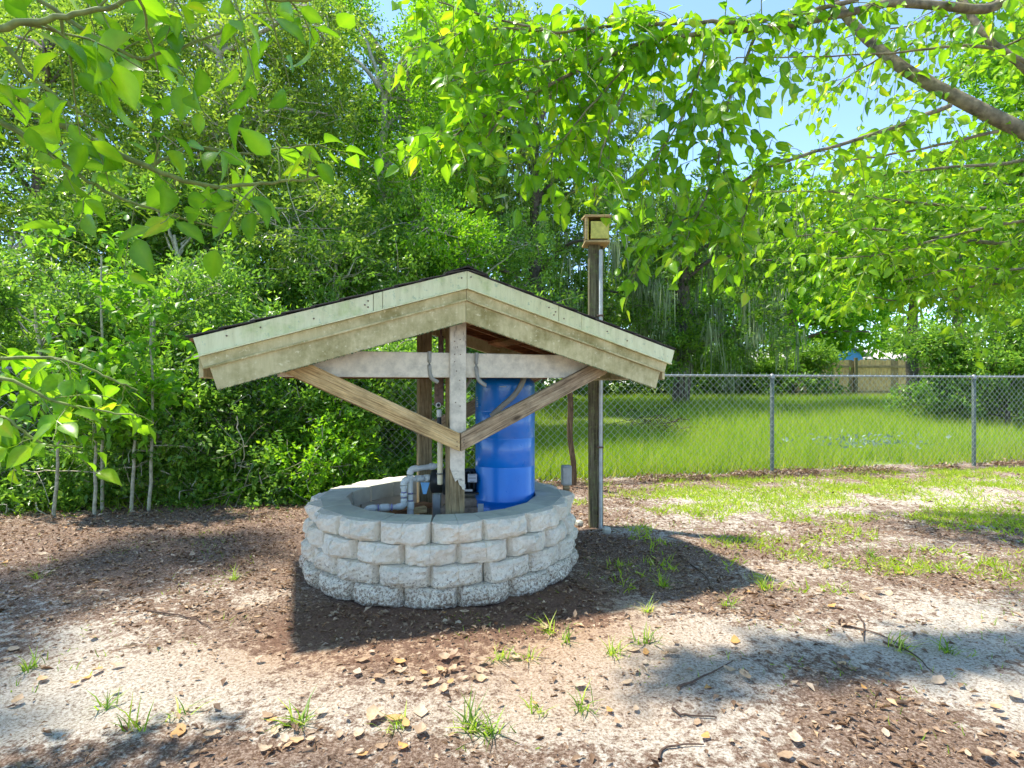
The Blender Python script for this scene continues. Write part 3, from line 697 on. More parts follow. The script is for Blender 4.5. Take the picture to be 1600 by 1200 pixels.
def far_house(label, x0, x1, y, zb, ze, zr, dep, wall, gable=True, siding=0):
    h = thing('neighbour_house', label, 'house', ((x0+x1)/2, y, zb)); xm = (x0+x1)/2
    I = Matrix.Identity(4)
    if gable:
        prism('wall', [(x0, zb), (x1, zb), (x1, ze), (xm, zr), (x0, ze)], y, y+dep, M[wall], h, I)
        for s in (-1, 1):
            a = (x0-.3) if s < 0 else (x1+.3); zz = ze-.3*(zr-ze)/(xm-x0)
            prism('roof_slope', [(xm, zr+.02), (a, zz), (a, zz+.1), (xm, zr+.14)], y-.35, y+dep+.3, M['roofpale'], h, I)
    else:
        prism('wall', [(x0, zb), (x1, zb), (x1, ze), (x0, ze)], y, y+dep, M[wall], h, I)
        Mx = Matrix(((0, 1, 0, 0), (1, 0, 0, 0), (0, 0, 1, 0), (0, 0, 0, 1)))
        for s in (0, 1):
            q = [(y-.4, ze-.05), (y+dep/2, zr), (y+dep/2, zr+.12), (y-.4, ze+.07)] if s == 0 else [(y+dep+.4, ze-.05), (y+dep/2, zr), (y+dep/2, zr+.12), (y+dep+.4, ze+.07)]
            prism('roof_slope', q, x0-.3, x1+.3, M['roofpale'], h, Mx)
    for k in range(siding):
        z = ze-.05-k*.16
        prism('siding_board', [(x0, z-.15), (x1, z-.15), (x1, z), (x0, z)], y-.03, y-.004, M[wall], h, I)
    for fx in (.3, .72):
        f = boxat('window', (x0+(x1-x0)*fx, y-.03, zb+1.4), (.8, .08, .9), M['conduit'], h); 
        boxat('pane', (x0+(x1-x0)*fx, y-.075, zb+1.4), (.68, .02, .78), M['glass'], f)
    return h
far_house('small bright blue gabled house beyond the board fence', 19.3, 21.3, 35, .4, 2.9, 3.42, 4, 'siding', True, 9)
far_house('pale grey house with pinkish roof left of the blue house', 11.5, 18.2, 37, .4, 2.35, 3.3, 6, 'wallpale', False)
far_house('pale house with light roof right of the blue house', 22.2, 27.5, 36, .4, 2.6, 3.35, 6, 'wallpale', False)

# ------------------------------------------------------------------ background trees and shrubs
def cloud(centers, radii, n, tips_per, leaf, spread, droop=0.0):
    """leaves in twig-tip clusters spread through clump ellipsoids"""
    nc = len(centers); centers = np.array(centers); radii = np.array(radii)
    w_ = radii.prod(1)**.67; cnt = rng.multinomial(nc*tips_per, w_/w_.sum())
    idx = np.repeat(np.arange(nc), cnt); d = randdir(len(idx)); rr = rng.uniform(.35, 1.0, len(idx))**.6
    tips = centers[idx]+d*radii[idx]*rr[:, None]
    td = unit(d+np.array([0, 0, .25])+rng.normal(0, .4, (len(idx), 3)))
    ti = rng.integers(0, len(tips), n)
    pos = tips[ti]+td[ti]*rng.uniform(-spread*1.6, spread, n)[:, None]+rng.normal(0, spread*.33, (n, 3))
    ld = unit(td[ti]*.8+rng.normal(0, .75, (n, 3))+np.array([0, 0, -droop])); up = unit(np.array([0, 0, 1.0])+rng.normal(0, .55, (n, 3)))
    tint = np.clip(rng.normal(.55, .22, n)+(rng.random(len(tips))[ti]-.5)*.45, 0, 1)
    return pos, frames(ld, up), leaf*rng.uniform(.6, 1.25, n), tint, tips, centers[idx]
def tree(name, label, cat, base, H, clumps, nleaf, leaf, mat, trunk_r=.12, tips=60, spread=.16, bark='bark', group=None, moss=0, twigs=250, droop=.0, tmpl=(KV, KF), lean=0):
    x, y = base; z0 = float(gz(x, y)) if y > fenceY(x) else 0
    T = thing(name, label, cat, (x, y, z0), group=group)
    cs = [c[:3] for c in clumps]; rs_ = [c[3:6] for c in clumps]
    g = Geo(); top = np.array([x+lean, y, H*.8])
    tr = spline([(x, y, z0-.1), (x+lean*.2+.1*random.uniform(-1, 1), y, z0+H*.3), top], 14, .02)
    tube(g, tr, [trunk_r*1.25, trunk_r, trunk_r*.35], 8); g.build('trunk', M[bark], T, sm=True)
    g = Geo()
    for c, r in zip(cs, rs_):
        zt = max(z0+.3, min(c[2]-.3*r[2]-.2, H*.75)); i = int(np.argmin(abs(tr[:, 2]-zt))); a = tr[i]
        c = np.array(c); m_ = (a+c)/2+np.array([0, 0, .12*np.linalg.norm(c-a)])+rng.normal(0, .1, 3)
        tube(g, spline([a, m_, c], 9, .015), [trunk_r*.38, trunk_r*.12], 5)
    pos, Rm, sz, tint, tp, tc = cloud(cs, rs_, nleaf, tips, leaf, spread, droop)
    sel = rng.choice(len(tp), min(twigs, len(tp)), replace=False)
    for s in sel:
        q0 = tc[s]+(tp[s]-tc[s])*rng.uniform(.1, .6)+rng.normal(0, .22, 3)*np.linalg.norm(tp[s]-tc[s]); tube(g, spline([q0, (q0+tp[s])/2+rng.normal(0, .07, 3), tp[s]], 5), [.009, .003], 3)
    g.build('branches', M[bark], T, sm=True, kind='stuff')
    g = Geo(); stamp(g, tmpl[0], tmpl[1], pos, Rm, sz, tint); g.build('crown', M[mat], T, kind='stuff')
    if moss:
        g = Geo(); n = moss
        ti = rng.integers(0, len(tp), max(8, n//38)); k = rng.integers(0, len(ti), n)
        p0 = tp[ti[k]]+rng.normal(0, 1, (n, 3))*np.array([.12, .12, .12])+np.array([0, -.25, 0])
        ln = rng.uniform(.15, 1.0, n)**1.3*(.2+1.5*rng.random(len(ti))[k]**1.5)
        dd = unit(np.stack([rng.normal(0, .07, n), rng.normal(0, .07, n), -np.ones(n)], 1)); uu = randdir(n)
        MV = np.array([[0, 0, 0], [-.5, .3, 0], [.1, 1, 0], [.5, .35, 0]], float)
        Rm = frames(dd, uu); stamp(g, MV, KF, p0, Rm, np.stack([rng.uniform(.012, .05, n), ln, ln*0+1], 1), rng.random(n))
        g.build('spanish_moss', M['moss'], T, kind='stuff')
    return T
def clumps(x0, x1, y0, y1, z0, z1, n, r, lean=0):
    out = []
    for i in range(n):
        q = (i+.5)/n; rr = r*random.uniform(.7, 1.3)
        zz = z0+(z1-z0)*((q*7.31) % 1); out.append((random.uniform(x0, x1), random.uniform(y0, y1)+(zz-(z0+z1)/2)*lean, zz, rr*1.15, rr, rr*.85))
    return out
tree('broadleaf_tree', 'leafy tree at the far left rising behind the shrubs', 'tree', (-7.6, 9.4), 9, clumps(-9.6, -5.8, 8.2, 10.2, 1.6, 8.2, 28, .95, .4), 80000, .078, 'leaf_hedge')
tree('broadleaf_tree', 'small-leaved tree left of the shelter with tangled grey branches', 'tree', (-4.6, 9.0), 8.6, clumps(-6.2, -2.7, 8.0, 10, 1.6, 8.0, 30, .85, .4), 80000, .072, 'leaf_hedge', bark='bark_pale', twigs=750)
tree('broadleaf_tree', 'loose airy tree directly behind the shelter with sky showing between its branches', 'tree', (-2.3, 10.4), 8.6, clumps(-4.2, -.5, 9.2, 11.2, 2.0, 8.6, 26, .8, .35), 66000, .075, 'leaf_bright', bark='bark_pale', twigs=750)
tree('broadleaf_tree', 'darker tree standing deep behind the left thicket', 'tree', (-8, 13), 10, clumps(-12, -3.5, 12, 14, 2, 10.5, 26, 1.5, .3), 50000, .13, 'leaf_oak', .16)
tree('broadleaf_tree', 'tall tree rising behind the loose airy tree above the ridge', 'tree', (-2.6, 14.5), 11.5, clumps(-5.5, .8, 13.2, 15.5, 5.0, 11.5, 24, 1.15, .2), 42000, .115, 'leaf_hedge', .2, twigs=200)
tree('oak_tree', 'dark oak behind the shelter draped in grey-green hanging moss', 'tree', (.6, 15.0), 10, clumps(-2.2, 2.9, 13.5, 16.5, 2.4, 10.2, 26, 1.15, .3), 52000, .115, 'leaf_oak', .2, moss=6000, twigs=300)
tree('oak_tree', 'dark oak right of the tall pole with long moss hanging over the fence line', 'tree', (4.6, 15.6), 7.5, clumps(2.4, 6.6, 14.5, 17, 2.0, 6.6, 18, 1.1, .3), 42000, .115, 'leaf_oak', .2, moss=4200, twigs=200)
tree('broadleaf_tree', 'bright green tree beyond the field at the right edge, reaching highest', 'tree', (13.2, 14.2), 9.5, clumps(10.6, 15.5, 12.5, 15, 2.4, 9.8, 24, 1.15, .3), 38000, .14, 'leaf_bright', .16)
tree('broadleaf_tree', 'bright green tree beyond the field, below the blue patch of sky', 'tree', (11.0, 15.8), 6.5, clumps(6.6, 11.4, 14.5, 17, 3.9, 6.6, 16, 1.0), 26000, .13, 'leaf_bright', .14)
bgx = [(-14, 26, 14), (-7, 27, 15), (-1.5, 28, 13), (4.5, 29, 13.5), (10, 31, 11), (16, 33, 10), (24, 31, 12), (30, 32, 14)]
bgx += [(15, 44, 13), (22, 46, 13), (29, 45, 14), (36, 43, 16), (12, 26, 9)]
bgl = ['leftmost far tree behind the thicket', 'second far tree from the left behind the thicket', 'far tree behind the mossy oak', 'tall far tree between the two mossy oaks',
       'far tree above the pale houses', 'low far tree right above the blue house', 'far tree behind the right shrubs', 'rightmost far tree behind the shrubs', 'distant tree behind the left pale house', 'distant tree behind the blue house', 'distant tree behind the right pale house', 'distant tall tree at the right edge', 'far tree with its crown above the left end of the board fence']
for (x, y, h), lb in zip(bgx, bgl):
    hi = h
    tree('far_tree', lb, 'tree', (x, y), h, clumps(x-4, x+4, y-1.5, y+1.5, (3.0 if y < 27 else 5.6) if 8 < x < 26 and y < 40 else 1.2, hi-1, 16, 1.9), 10000, .34, 'leaf_oak' if x < 8 else 'leaf_bright', .25, 40, .35, group='trees far beyond the field', twigs=60)
# shrubs along the left of the fence
sh = [(-7.0, 5.6, 2.2, 'leftmost shrub of the thicket growing through the wire fence'), (-5.7, 5.75, 2.6, 'tall shrub behind the thin saplings at the left'), (-4.6, 6.0, 2.3, 'shrub behind the wire fence left of its nearest post'),
      (-3.6, 6.25, 2.5, 'dense shrub at the fence post left of the roof'), (-2.65, 6.5, 2.1, 'shrub behind the left tip of the shelter roof'), (-1.8, 6.9, 1.95, 'low shrub seen under the left brace of the shelter'), (-.95, 7.6, 1.1, 'smallest weedy shrub seen between the shelter posts'), (-2.2, 7.2, 2.0, 'yellow-green shrub behind the left brace of the shelter'), (-1.4, 7.3, 1.6, 'yellow-green weedy bush just left of the rear shelter post')]
for x, y, h, lb in sh:
    y = fenceY(x)+(.12 if h > 1.9 else .45); cl = []
    for i in range(20):
        zz = .02+(h-.3)*((i*.618) % 1); yo = (-.55 if x > -4.2 else -.2)+(1.1 if x > -4.2 else .8)*zz/h; rr = random.uniform(.3, .5)*(1 if h > 1.5 else .65)
        cl.append((x+random.uniform(-.6, .6), y+yo+random.uniform(-.2, .3), zz, rr*1.1, rr*.8, rr*.8))
    tree('shrub', lb, 'shrub', (x, y+.15), h, cl, int(22000*(h/2)), .058, 'leaf_bright' if 'yellow' in lb else 'leaf_shrub', .03, 55, .09, 'bark_pale', group='shrubs of the thicket on the left', twigs=160)
# tall understorey joining shrubs and trees
for x, y, lb in ((-6.6, 7.6, 'tall leafy bush rising behind the leftmost shrubs'), (-4.4, 7.5, 'tall leafy bush rising behind the fence left of the roof'), (-2.5, 8.1, 'tall leafy bush rising just above the left roof slope'), (-.6, 9.4, 'loose bush rising above the roof ridge')):
    tree('tall_bush', lb, 'bush', (x, y), 3.8, clumps(x-1.2, x+1.2, y-.5, y+.5, .6, 4.0, 20, .6, .5), 30000, .07, 'leaf_shrub', .05, 55, .12, 'bark_pale', twigs=240)
# shrubs beyond the field
fs = [(9.7, 12.4, 1.9, 'dark round shrub at the right end of the field nearest the fence'), (10.3, 12.0, 2.4, 'second dark shrub from the field\'s right corner'), (11.8, 11.8, 2.6, 'rightmost dark shrub in the field corner'), (12.3, 15.5, 1.5, 'shrub just right of the board fence')]
for x, y, h, lb in fs:
    cl = [(x+random.uniform(-.9, .9), y+random.uniform(-.6, .6), .6+(h-.3)*((i*.618) % 1), .55, .5, .45) for i in range(14)]
    tree('field_shrub', lb, 'shrub', (x, y), h, cl, 16000, .09, 'leaf_shrub', .04, 60, .12, group='shrubs at the right of the field', twigs=60)
for k, (x, lb) in enumerate(((3.2, 'low dark hedge bush left of the pole\'s mossy oak'), (5.4, 'dark bush under the hanging moss'), (7.6, 'dark bush in the middle of the far field edge'), (10.0, 'dark bush touching the left end of the board fence'))):
    y = 20.5; cl = [(x+random.uniform(-1.3, 1.3), y+random.uniform(-.6, .6), .7+1.5*((i*.618) % 1), .75, .6, .55) for i in range(12)]
    tree('hedge_bush', lb, 'bush', (x, y), 2.2, cl, 9000, .15, 'leaf_oak', .04, 40, .16, group='bushes along the far edge of the field', twigs=20)
# dark understorey behind the left field edge
tree('hedge_bush', 'broad dark bush far behind the shelter posts', 'bush', (-1.2, 14), 2.5, clumps(-4.5, 2.2, 13.2, 14.5, .9, 3.2, 20, .8), 22000, .12, 'leaf_oak', .05, 50, .16)

# ------------------------------------------------------------------ grass
def blades(n, xf, hmin, hmax, wd, name, label, mat='grass', lean=.35, tmpl=(GV, GF), tm=(.5, .2)):
    x, y = xf(n); n = len(x); z = groundz(x, y)
    d = unit(np.stack([rng.normal(0, lean, n), rng.normal(0, lean, n), np.ones(n)], 1)); Rm = frames(d, unit(rng.normal(0, 1, (n, 3))*[1, 1, .1]))
    h = rng.uniform(hmin, hmax, n); g = Geo()
    stamp(g, tmpl[0], tmpl[1], np.stack([x, y, z-.005], 1), Rm, np.stack([rng.uniform(.6, 1.3, n)*wd, h, h], 1), np.clip(rng.normal(tm[0], tm[1], n), 0, 1))
    o = g.build(name, M[mat], kind='stuff'); tag(o, label, 'grass'); return o
def field(n):
    y = 5.3+rng.random(n)**1.7*16; x = rng.uniform(-.32, .98, n)*y*1.0
    ok = (y > fenceY(x)+.12)&(fbm(x, y, .7, 77) > .33+.1*rng.random(n)); return x[ok], y[ok]
blades(230000, field, .12, .36, .010, 'field_grass', 'tall bright yellow-green grass filling the field behind the wire fence', lean=.3, tm=(.55, .27))
BV = np.array([[-.5, 0, 0], [.5, 0, 0], [-.4, .5, .06], [.4, .5, .06], [0, 1, .3]], float); BF = np.array([[0, 1, 3], [0, 3, 2], [2, 3, 4]])
def lawnf(n):
    x = rng.uniform(.3, 8, n); y = rng.uniform(3.0, 7.5, n); c = (fbm(x, y, 3.2, 55)-.5)*1.7
    l = soil(x, y)[3]; c = c*1.6; ok = (rng.random(n) < np.clip(l*.6+c-.1, 0, 1)); return x[ok], y[ok]
blades(120000, lawnf, .02, .075, .008, 'lawn_grass', 'patchy short grass and weeds on the sand in front of the wire fence', lean=.9, tmpl=(BV, BF), tm=(.62, .18))
def weedf(n):
    x = rng.uniform(-5, 4, n); y = rng.uniform(1.7, 5.3, n); c = fbm(x, y, 2.3, 91); ok = (c > .62)&(np.hypot(x-RC.x, y-RC.y) > .9)&(y < fenceY(x)); return x[ok], y[ok]
blades(9000, weedf, .015, .05, .004, 'sparse_weeds', 'thin scattered green seedlings on the open sand', lean=.9, tmpl=(BV, BF), tm=(.3, .2))
def fencef(n):
    x = rng.uniform(-7, -.4, n); y = fenceY(x)+rng.normal(-.12, .2, n); return x, y
blades(9000, fencef, .03, .14, .008, 'fence_weeds', 'green weeds at the foot of the thicket on the left', lean=.7, tmpl=(BV, BF), tm=(.3, .2))
tufts = [(470, 1130, 16, 'grass tuft at the bottom left, beside the large orange leaf'), (735, 1140, 22, 'large grass clump in the bottom centre'), (765, 1150, 14, 'grass tuft just right of the large bottom clump'), (622, 1143, 10, 'small bright green weed left of the bottom clump'),
         (858, 985, 14, 'upright grass tuft in front of the ring, lower right'), (880, 1002, 10, 'small bright tuft beside the upright tuft in front of the ring'), (960, 1022, 16, 'spreading grass tuft on the pale sand right of centre'), (1010, 1005, 14, 'thin upright tuft right of the spreading tuft'), (1012, 955, 12, 'short tuft at the edge of the roof shadow'),
         (1138, 945, 12, 'tuft on the leafy sand, centre right'), (1195, 920, 18, 'broad-leaved tuft between the litter and the lawn'), (1035, 918, 20, 'dark green tuft in the roof shadow right of the ring'), (912, 1105, 12, 'pale curling tuft at the bottom, right of centre'), (825, 1025, 10, 'thin tuft standing alone on orange sand'), (778, 1025, 10, 'small tuft in the middle of the orange sand'),
         (212, 1140, 12, 'wispy tuft at the lower left on white sand'), (170, 1105, 10, 'short tuft on the white sand streak'), (280, 1115, 10, 'short wispy tuft right of the white sand streak'), (50, 1045, 14, 'grass tuft near the left edge'), (365, 905, 14, 'low tuft in the leaf litter left of the ring'), (1405, 1010, 18, 'dry green tuft among sticks at the lower right'),
         (1480, 1015, 16, 'tuft at the lower right nearest the frame edge'), (1290, 885, 14, 'dark tuft at the front edge of the lawn'), (60, 905, 12, 'tuft near the left edge under the saplings'), (840, 1110, 8, 'tiny seedling at the bottom centre right'), (1360, 870, 18, 'thick tuft near the right of the lawn')]
for px, py, n, lb in tufts:
    q = G(px, py); g = Geo(); m_ = int(n*1.8); zz = float(groundz(q.x, q.y))
    d = unit(np.stack([rng.normal(0, .55, m_), rng.normal(0, .55, m_), np.ones(m_)], 1)); up = -d*np.array([1, 1, 0])+np.array([0, 0, .02]); Rm = frames(d, up+rng.normal(0, .1, (m_, 3)))
    base = np.array([q.x, q.y, zz-.005])+rng.normal(0, .016, (m_, 3))*[1, 1, 0]; h = rng.uniform(.03, .125, m_)*(n/15)**.4
    stamp(g, BV, BF, base, Rm, np.stack([rng.uniform(.003, .0075, m_), h, -h*1.4], 1), np.clip(rng.normal(random.choice((.15, .3, .45)), .25, m_), 0, 1)+(rng.random(m_) < .15)*.5)
    o = g.build('grass_tuft', M['grass']); tag(o, lb, 'grass tuft', 'grass tufts on the sand')

# ------------------------------------------------------------------ leaf litter
n = 140000; x = rng.uniform(-6.5, 6.5, n); y = 1.35+rng.random(n)**.85*5.6
l, gr_, ru, lw = soil(x, y); dens = np.clip((l-.38)*2.2+(fbm(x, y, 7, 200)-.5)*1.8, .10, 1)*(1-.5*lw)
ok = (rng.random(n) < dens)&(np.hypot(x-RC.x, y-RC.y) > .86)&(y < fenceY(x)+.4); x, y = x[ok], y[ok]; n = len(x)
pos = np.stack([x, y, groundz(x, y)+rng.uniform(.001, .012, n)], 1)
g = Geo(); LK = KV.copy(); LK[:, 2] *= 2.2
stamp(g, LK, KF, pos, frames(randdir(n, 0, .22), unit(np.array([0, 0, 1.])+rng.normal(0, .35, (n, 3)))), rng.uniform(.008, .022, n)*rng.choice([1, 1, 1.5, 2.2], n), np.clip(rng.normal(.46, .2, n), 0, .93))
o = g.build('leaf_litter', M['litter'], kind='stuff'); tag(o, 'brown dry leaf litter covering the sand', 'leaf litter')
# ridge of old leaves under the fence and at the foot of the thicket
n = 15000; x = rng.uniform(-7, 8, n); x = x[fbm(x, x*0, 2.5, 310) > .42]; n = len(x); off = rng.normal(0, .12, n)-.1*(x < 0); y = fenceY(x)+off-.05
pos = np.stack([x, y, groundz(x, y)+np.abs(rng.normal(0, .02, n))], 1); g = Geo()
stamp(g, LK, KF, pos, frames(randdir(n, 0, .3), unit(np.array([0, 0, 1.])+rng.normal(0, .5, (n, 3)))), rng.uniform(.02, .065, n), np.clip(rng.normal(.62, .2, n), 0, .93))
o = g.build('fence_litter', M['litter'], kind='stuff'); tag(o, 'band of tan dead leaves along the foot of the fence', 'leaf litter')
# single fallen leaves
lm = []
for k in range(10):
    g = Geo(); nv = []
    yy = np.array([0, .15, .32, .5, .68, .85, 1.0]); ww = np.array([.02, .2, .3, .34, .27, .16, .02])*(1+rng.normal(0, .12, 7)); cu = rng.uniform(.1, .5); fo = rng.uniform(-.2, .6); bend = rng.normal(0, .12)
    for y_, w_ in zip(yy, ww): nv += [(bend*y_*y_-w_, y_, fo*w_+cu*(y_-.5)**2*1.6), (bend*y_*y_, y_, cu*(y_-.5)**2*1.6), (bend*y_*y_+w_*rng.uniform(.75, 1.1), y_, fo*w_*rng.uniform(.5, 1.3)+cu*(y_-.5)**2*1.6)]
    for q_ in range(6):
        a_ = q_*3; g.add(nv if q_ == 0 else np.zeros((0, 3)), np.array([[a_, a_+1, a_+4, a_+3], [a_+1, a_+2, a_+5, a_+4]])-(0 if q_ == 0 else 21), [.98, .88, .8, 1.0, .7, .93, .76, .84, .65, .9][k]) if q_ == 0 else g.f.append(np.array([[a_, a_+1, a_+4, a_+3], [a_+1, a_+2, a_+5, a_+4]]))
    lm.append(g.mesh('fallen_leaf', M['litter']))
areas = [((400, 1090, 660, 1190), 'dry tan leaf lying on the sand at the bottom left', 'fallen leaves at the bottom left', 26), ((680, 960, 760, 1080), 'orange leaf lying in front of the block ring', 'fallen leaves in front of the ring', 14),
         ((520, 1020, 720, 1080), 'yellow-brown leaf lying just beyond the roof shadow', 'fallen leaves beyond the roof shadow', 14), ((800, 980, 1060, 1150), 'rust-coloured leaf on the pale sand right of centre', 'fallen leaves right of centre', 22),
         ((1050, 1040, 1580, 1190), 'curled brown leaf on the shaded sand at the lower right', 'fallen leaves at the lower right', 26), ((10, 800, 460, 900), 'broad tan leaf lying before the thicket', 'fallen leaves before the thicket', 30), ((10, 920, 400, 1180), 'brown leaf on the white sand at the left', 'fallen leaves at the left', 16), ((1080, 880, 1500, 1000), 'tan leaf at the front edge of the lawn', 'fallen leaves at the lawn edge', 18)]
for (x0, y0, x1, y1), lb, gp_, n in areas:
    for i in range(n):
        q = G(random.uniform(x0, x1), random.uniform(y0, y1)); s = random.uniform(.03, .075)*random.uniform(.6, 1)
        Mw = Matrix.Translation((q.x, q.y, float(groundz(q.x, q.y))+.010)) @ Matrix.Rotation(random.uniform(0, 6.28), 4, 'Z') @ Matrix.Rotation(random.uniform(-.3, .3), 4, 'X') @ Matrix.Scale(s, 4)
        o = link('fallen_leaf', random.choice(lm), None, Mw); tag(o, lb, 'leaf', gp_)
sticks = [((1060, 1080, 1145, 1040), 'dark curved stick on the shaded sand'), ((1050, 1110, 1120, 1125), 'short dark stick below the curved one'), ((1310, 970, 1420, 1010), 'thin stick beside the dry tuft'), ((1340, 960, 1350, 1000), 'upright-lying twig at the right'), ((1030, 1190, 1100, 1170), 'stick at the bottom edge, right of centre'),
          ((1060, 870, 1120, 930), 'thin brown twig at the edge of the roof shadow'), ((560, 900, 640, 905), 'thin twig by the left foot of the ring'), ((1380, 1000, 1460, 1050), 'brown stick lying at the lower right'), ((230, 960, 330, 985), 'thin twig in the leaf litter at the left')]
for (a, b1, c, e), lb in sticks:
    p, q = G(a, b1), G(c, e); m_ = (p+q)/2+Vector((random.uniform(-.04, .04), random.uniform(-.04, .04), 0)); pts = spline([p, m_, q], 9, .003)
    pts[:, 2] = groundz(pts[:, 0], pts[:, 1])+.008; g = Geo(); tube(g, pts, [.005, .002], 5); o = g.build('stick', M['stick']); tag(o, lb, 'stick', 'sticks on the sand')

# dead pale branches in the thicket, saplings
def dead(pts, lb, d):
    g = Geo(); main = spline([P(a, b1, d+dd) for a, b1, dd in pts], 16, .01); tube(g, main, [.006, .002], 4)
    for k in range(9):
        i = random.randint(2, 14); v = main[i]; e = v+rng.normal(0, .16, 3)+np.array([0, 0, -.02]); tube(g, spline([v, (v+e)/2+rng.normal(0, .02, 3), e], 6), [.003, .0012], 3)
    o = g.build('dead_branch', M['dead'], sm=True); tag(o, lb, 'branch')
dead([(250, 735, 0), (330, 770, .1), (420, 745, .1), (520, 700, .2)], 'pale dead vine crossing low through the thicket left of the ring', 5.2)
dead([(300, 610, 0), (320, 660, 0), (345, 700, .1), (330, 740, .1)], 'pale dead branch hanging in the shrubs under the left roof tip', 5.4)
dead([(20, 735, 0), (90, 738, .0), (180, 735, .1), (230, 720, .1)], 'pale vine sagging across the saplings at the left', 4.9)
dead([(370, 650, 0), (380, 720, 0), (350, 765, 0)], 'thin pale branch standing by the foot of the thicket', 5.3)
def mid_leaves(T, pts_tips, nper, leaf, mat, name='leaves'):
    n = len(pts_tips)*nper; ti = np.repeat(np.arange(len(pts_tips)), nper); g = Geo(); tp = np.array(pts_tips)
    pos = tp[ti]+rng.normal(0, .06, (n, 3)); ld = unit(rng.normal(0, .8, (n, 3))+[0, 0, -.1]); stamp(g, LV, LF, pos, frames(ld, unit(np.array([0, 0, 1.])+rng.normal(0, .5, (n, 3)))), leaf*rng.uniform(.7, 1.2, n), np.clip(rng.normal(.55, .2, n), 0, 1))
    g.build(name, M[mat], T, kind='stuff')
for px, yb, yt, d, lb in ((84, 800, 590, 4.8, 'leftmost thin pale-stemmed sapling before the thicket'), (149, 797, 600, 4.85, 'straight mottled sapling stem, second from the left'), (205, 790, 560, 4.95, 'bent sapling stem, third from the left'), (232, 780, 470, 5.0, 'tallest slender sapling near the fence post'), (160, 780, 400, 5.0, 'slender green stem rising high above the saplings')):
    b0 = G(px, yb); b0 = Vector(((px-800)/F*d, d, 0)); t0 = P(px+random.uniform(-8, 8), yt, d)
    T = thing('sapling', lb, 'sapling', b0, group='saplings before the thicket'); g = Geo(); q = spline([b0-Vector((0, 0, .05)), (b0+t0)/2+Vector((random.uniform(-.04, .04), 0, 0)), t0], 14, .004); tube(g, q, [.016, .007], 7); g.build('stem', M['bark_pale'], T, sm=True)
    tips = []; g = Geo()
    for k in range(11):
        i = random.randint(7, 13); v = q[i]; e = v+np.array([random.uniform(-.4, .4), random.uniform(-.25, .25), random.uniform(-.05, .22)]); c = spline([v, (v+e)/2+[0, 0, .05], e], 6); tube(g, c, [.004, .0015], 4); tips += [c[3], c[4], c[5]]
    g.build('twigs', M['twig'], T, kind='stuff'); mid_leaves(T, tips, 9, .10, 'leaf_bright')

# pile of brush and pale-blue weeds in the field
q = P(1020, 628, 10.5); T = thing('brush_pile', 'low heap of dead brush in the field just right of the roof tip', 'brush', (q.x, q.y, .3)); g = Geo()
for k in range(110):
    a = np.array([q.x, q.y, float(gz(q.x, q.y))+.12])+rng.normal(0, 1, 3)*[.35, .2, .08]; tube(g, [a, a+rng.normal(0, 1, 3)*[.18, .12, .08]], .006, 3)
g.build('twigs', M['stick'], T, kind='stuff')
q = P(1350, 668, 8.3); T = thing('pale_weeds', 'patch of pale blue-grey weeds in the middle of the field', 'weeds', (q.x, q.y, .1)); g = Geo(); n = 150
M['paleweed'] = leafmat('pale_weed', [(0, (.20, .30, .2)), (1, (.36, .45, .36))], (1, 1, 1), .3)
pos = np.stack([q.x+rng.normal(0, .45, n), q.y+rng.normal(0, .22, n), rng.uniform(.22, .36, n)], 1); stamp(g, KV, KF, pos, frames(randdir(n), randdir(n)), rng.uniform(.05, .09, n), rng.random(n)); g.build('leaves', M['paleweed'], T, kind='stuff')

# ------------------------------------------------------------------ the near overhanging trees
NV = []; NFq = []
prof_ = [(0, 0), (.10, .15), (.26, .27), (.42, .295), (.6, .25), (.78, .145), (.9, .06), (1, 0)]
def near_tmpl(fold, curl, wave, tipx):
    V = []; rows = []
    for k, (y_, w_) in enumerate(prof_):
        zc = -curl*y_**2; xc = tipx*y_**3
        if w_ == 0: rows.append([len(V)]); V.append((xc, y_, zc)); continue
        wv = wave*math.sin(k*2.3)
        rows.append([len(V), len(V)+1, len(V)+2]); V += [(xc-w_, y_, zc+fold*w_+wv), (xc, y_, zc), (xc+w_, y_, zc+fold*w_-wv)]
    Fc = []
    for a, c in zip(rows[:-1], rows[1:]):
        if len(a) == 1: Fc += [(a[0], c[1], c[0]), (a[0], c[2], c[1])]
        elif len(c) == 1: Fc += [(a[0], a[1], c[0]), (a[1], a[2], c[0])]
        else: Fc += [(a[0], a[1], c[1]), (a[0], c[1], c[0]), (a[1], a[2], c[2]), (a[1], c[2], c[1])]
    # petiole
    i = len(V); V += [(-.012, -.28, .05), (.012, -.28, .05), (.012, .02, .0), (-.012, .02, .0)]; Fc += [(i, i+1, i+2), (i, i+2, i+3)]
    off = np.array([.22 if (len(r_) == 3 and i == r_[1]) else (-.05) for r_ in rows for i in r_]+[.2]*4)
    return np.array(V, float), np.array(Fc), off
NT = [near_tmpl(f_, c_, w_, t_) for f_, c_, w_, t_ in ((.35, .18, .012, .05), (.6, .3, .015, -.06), (.15, .1, .02, .03), (.45, .38, .01, .08))]
near_mesh = {}
for ti in range(4):
    for k in range(6):
        g = Geo(); g.add(NT[ti][0], NT[ti][1], np.array([.12, .3, .42, .54, .68, .82][k]+NT[ti][2])); me = g.mesh('leaf', M['leaf_near'], True); near_mesh[(ti, k)] = me
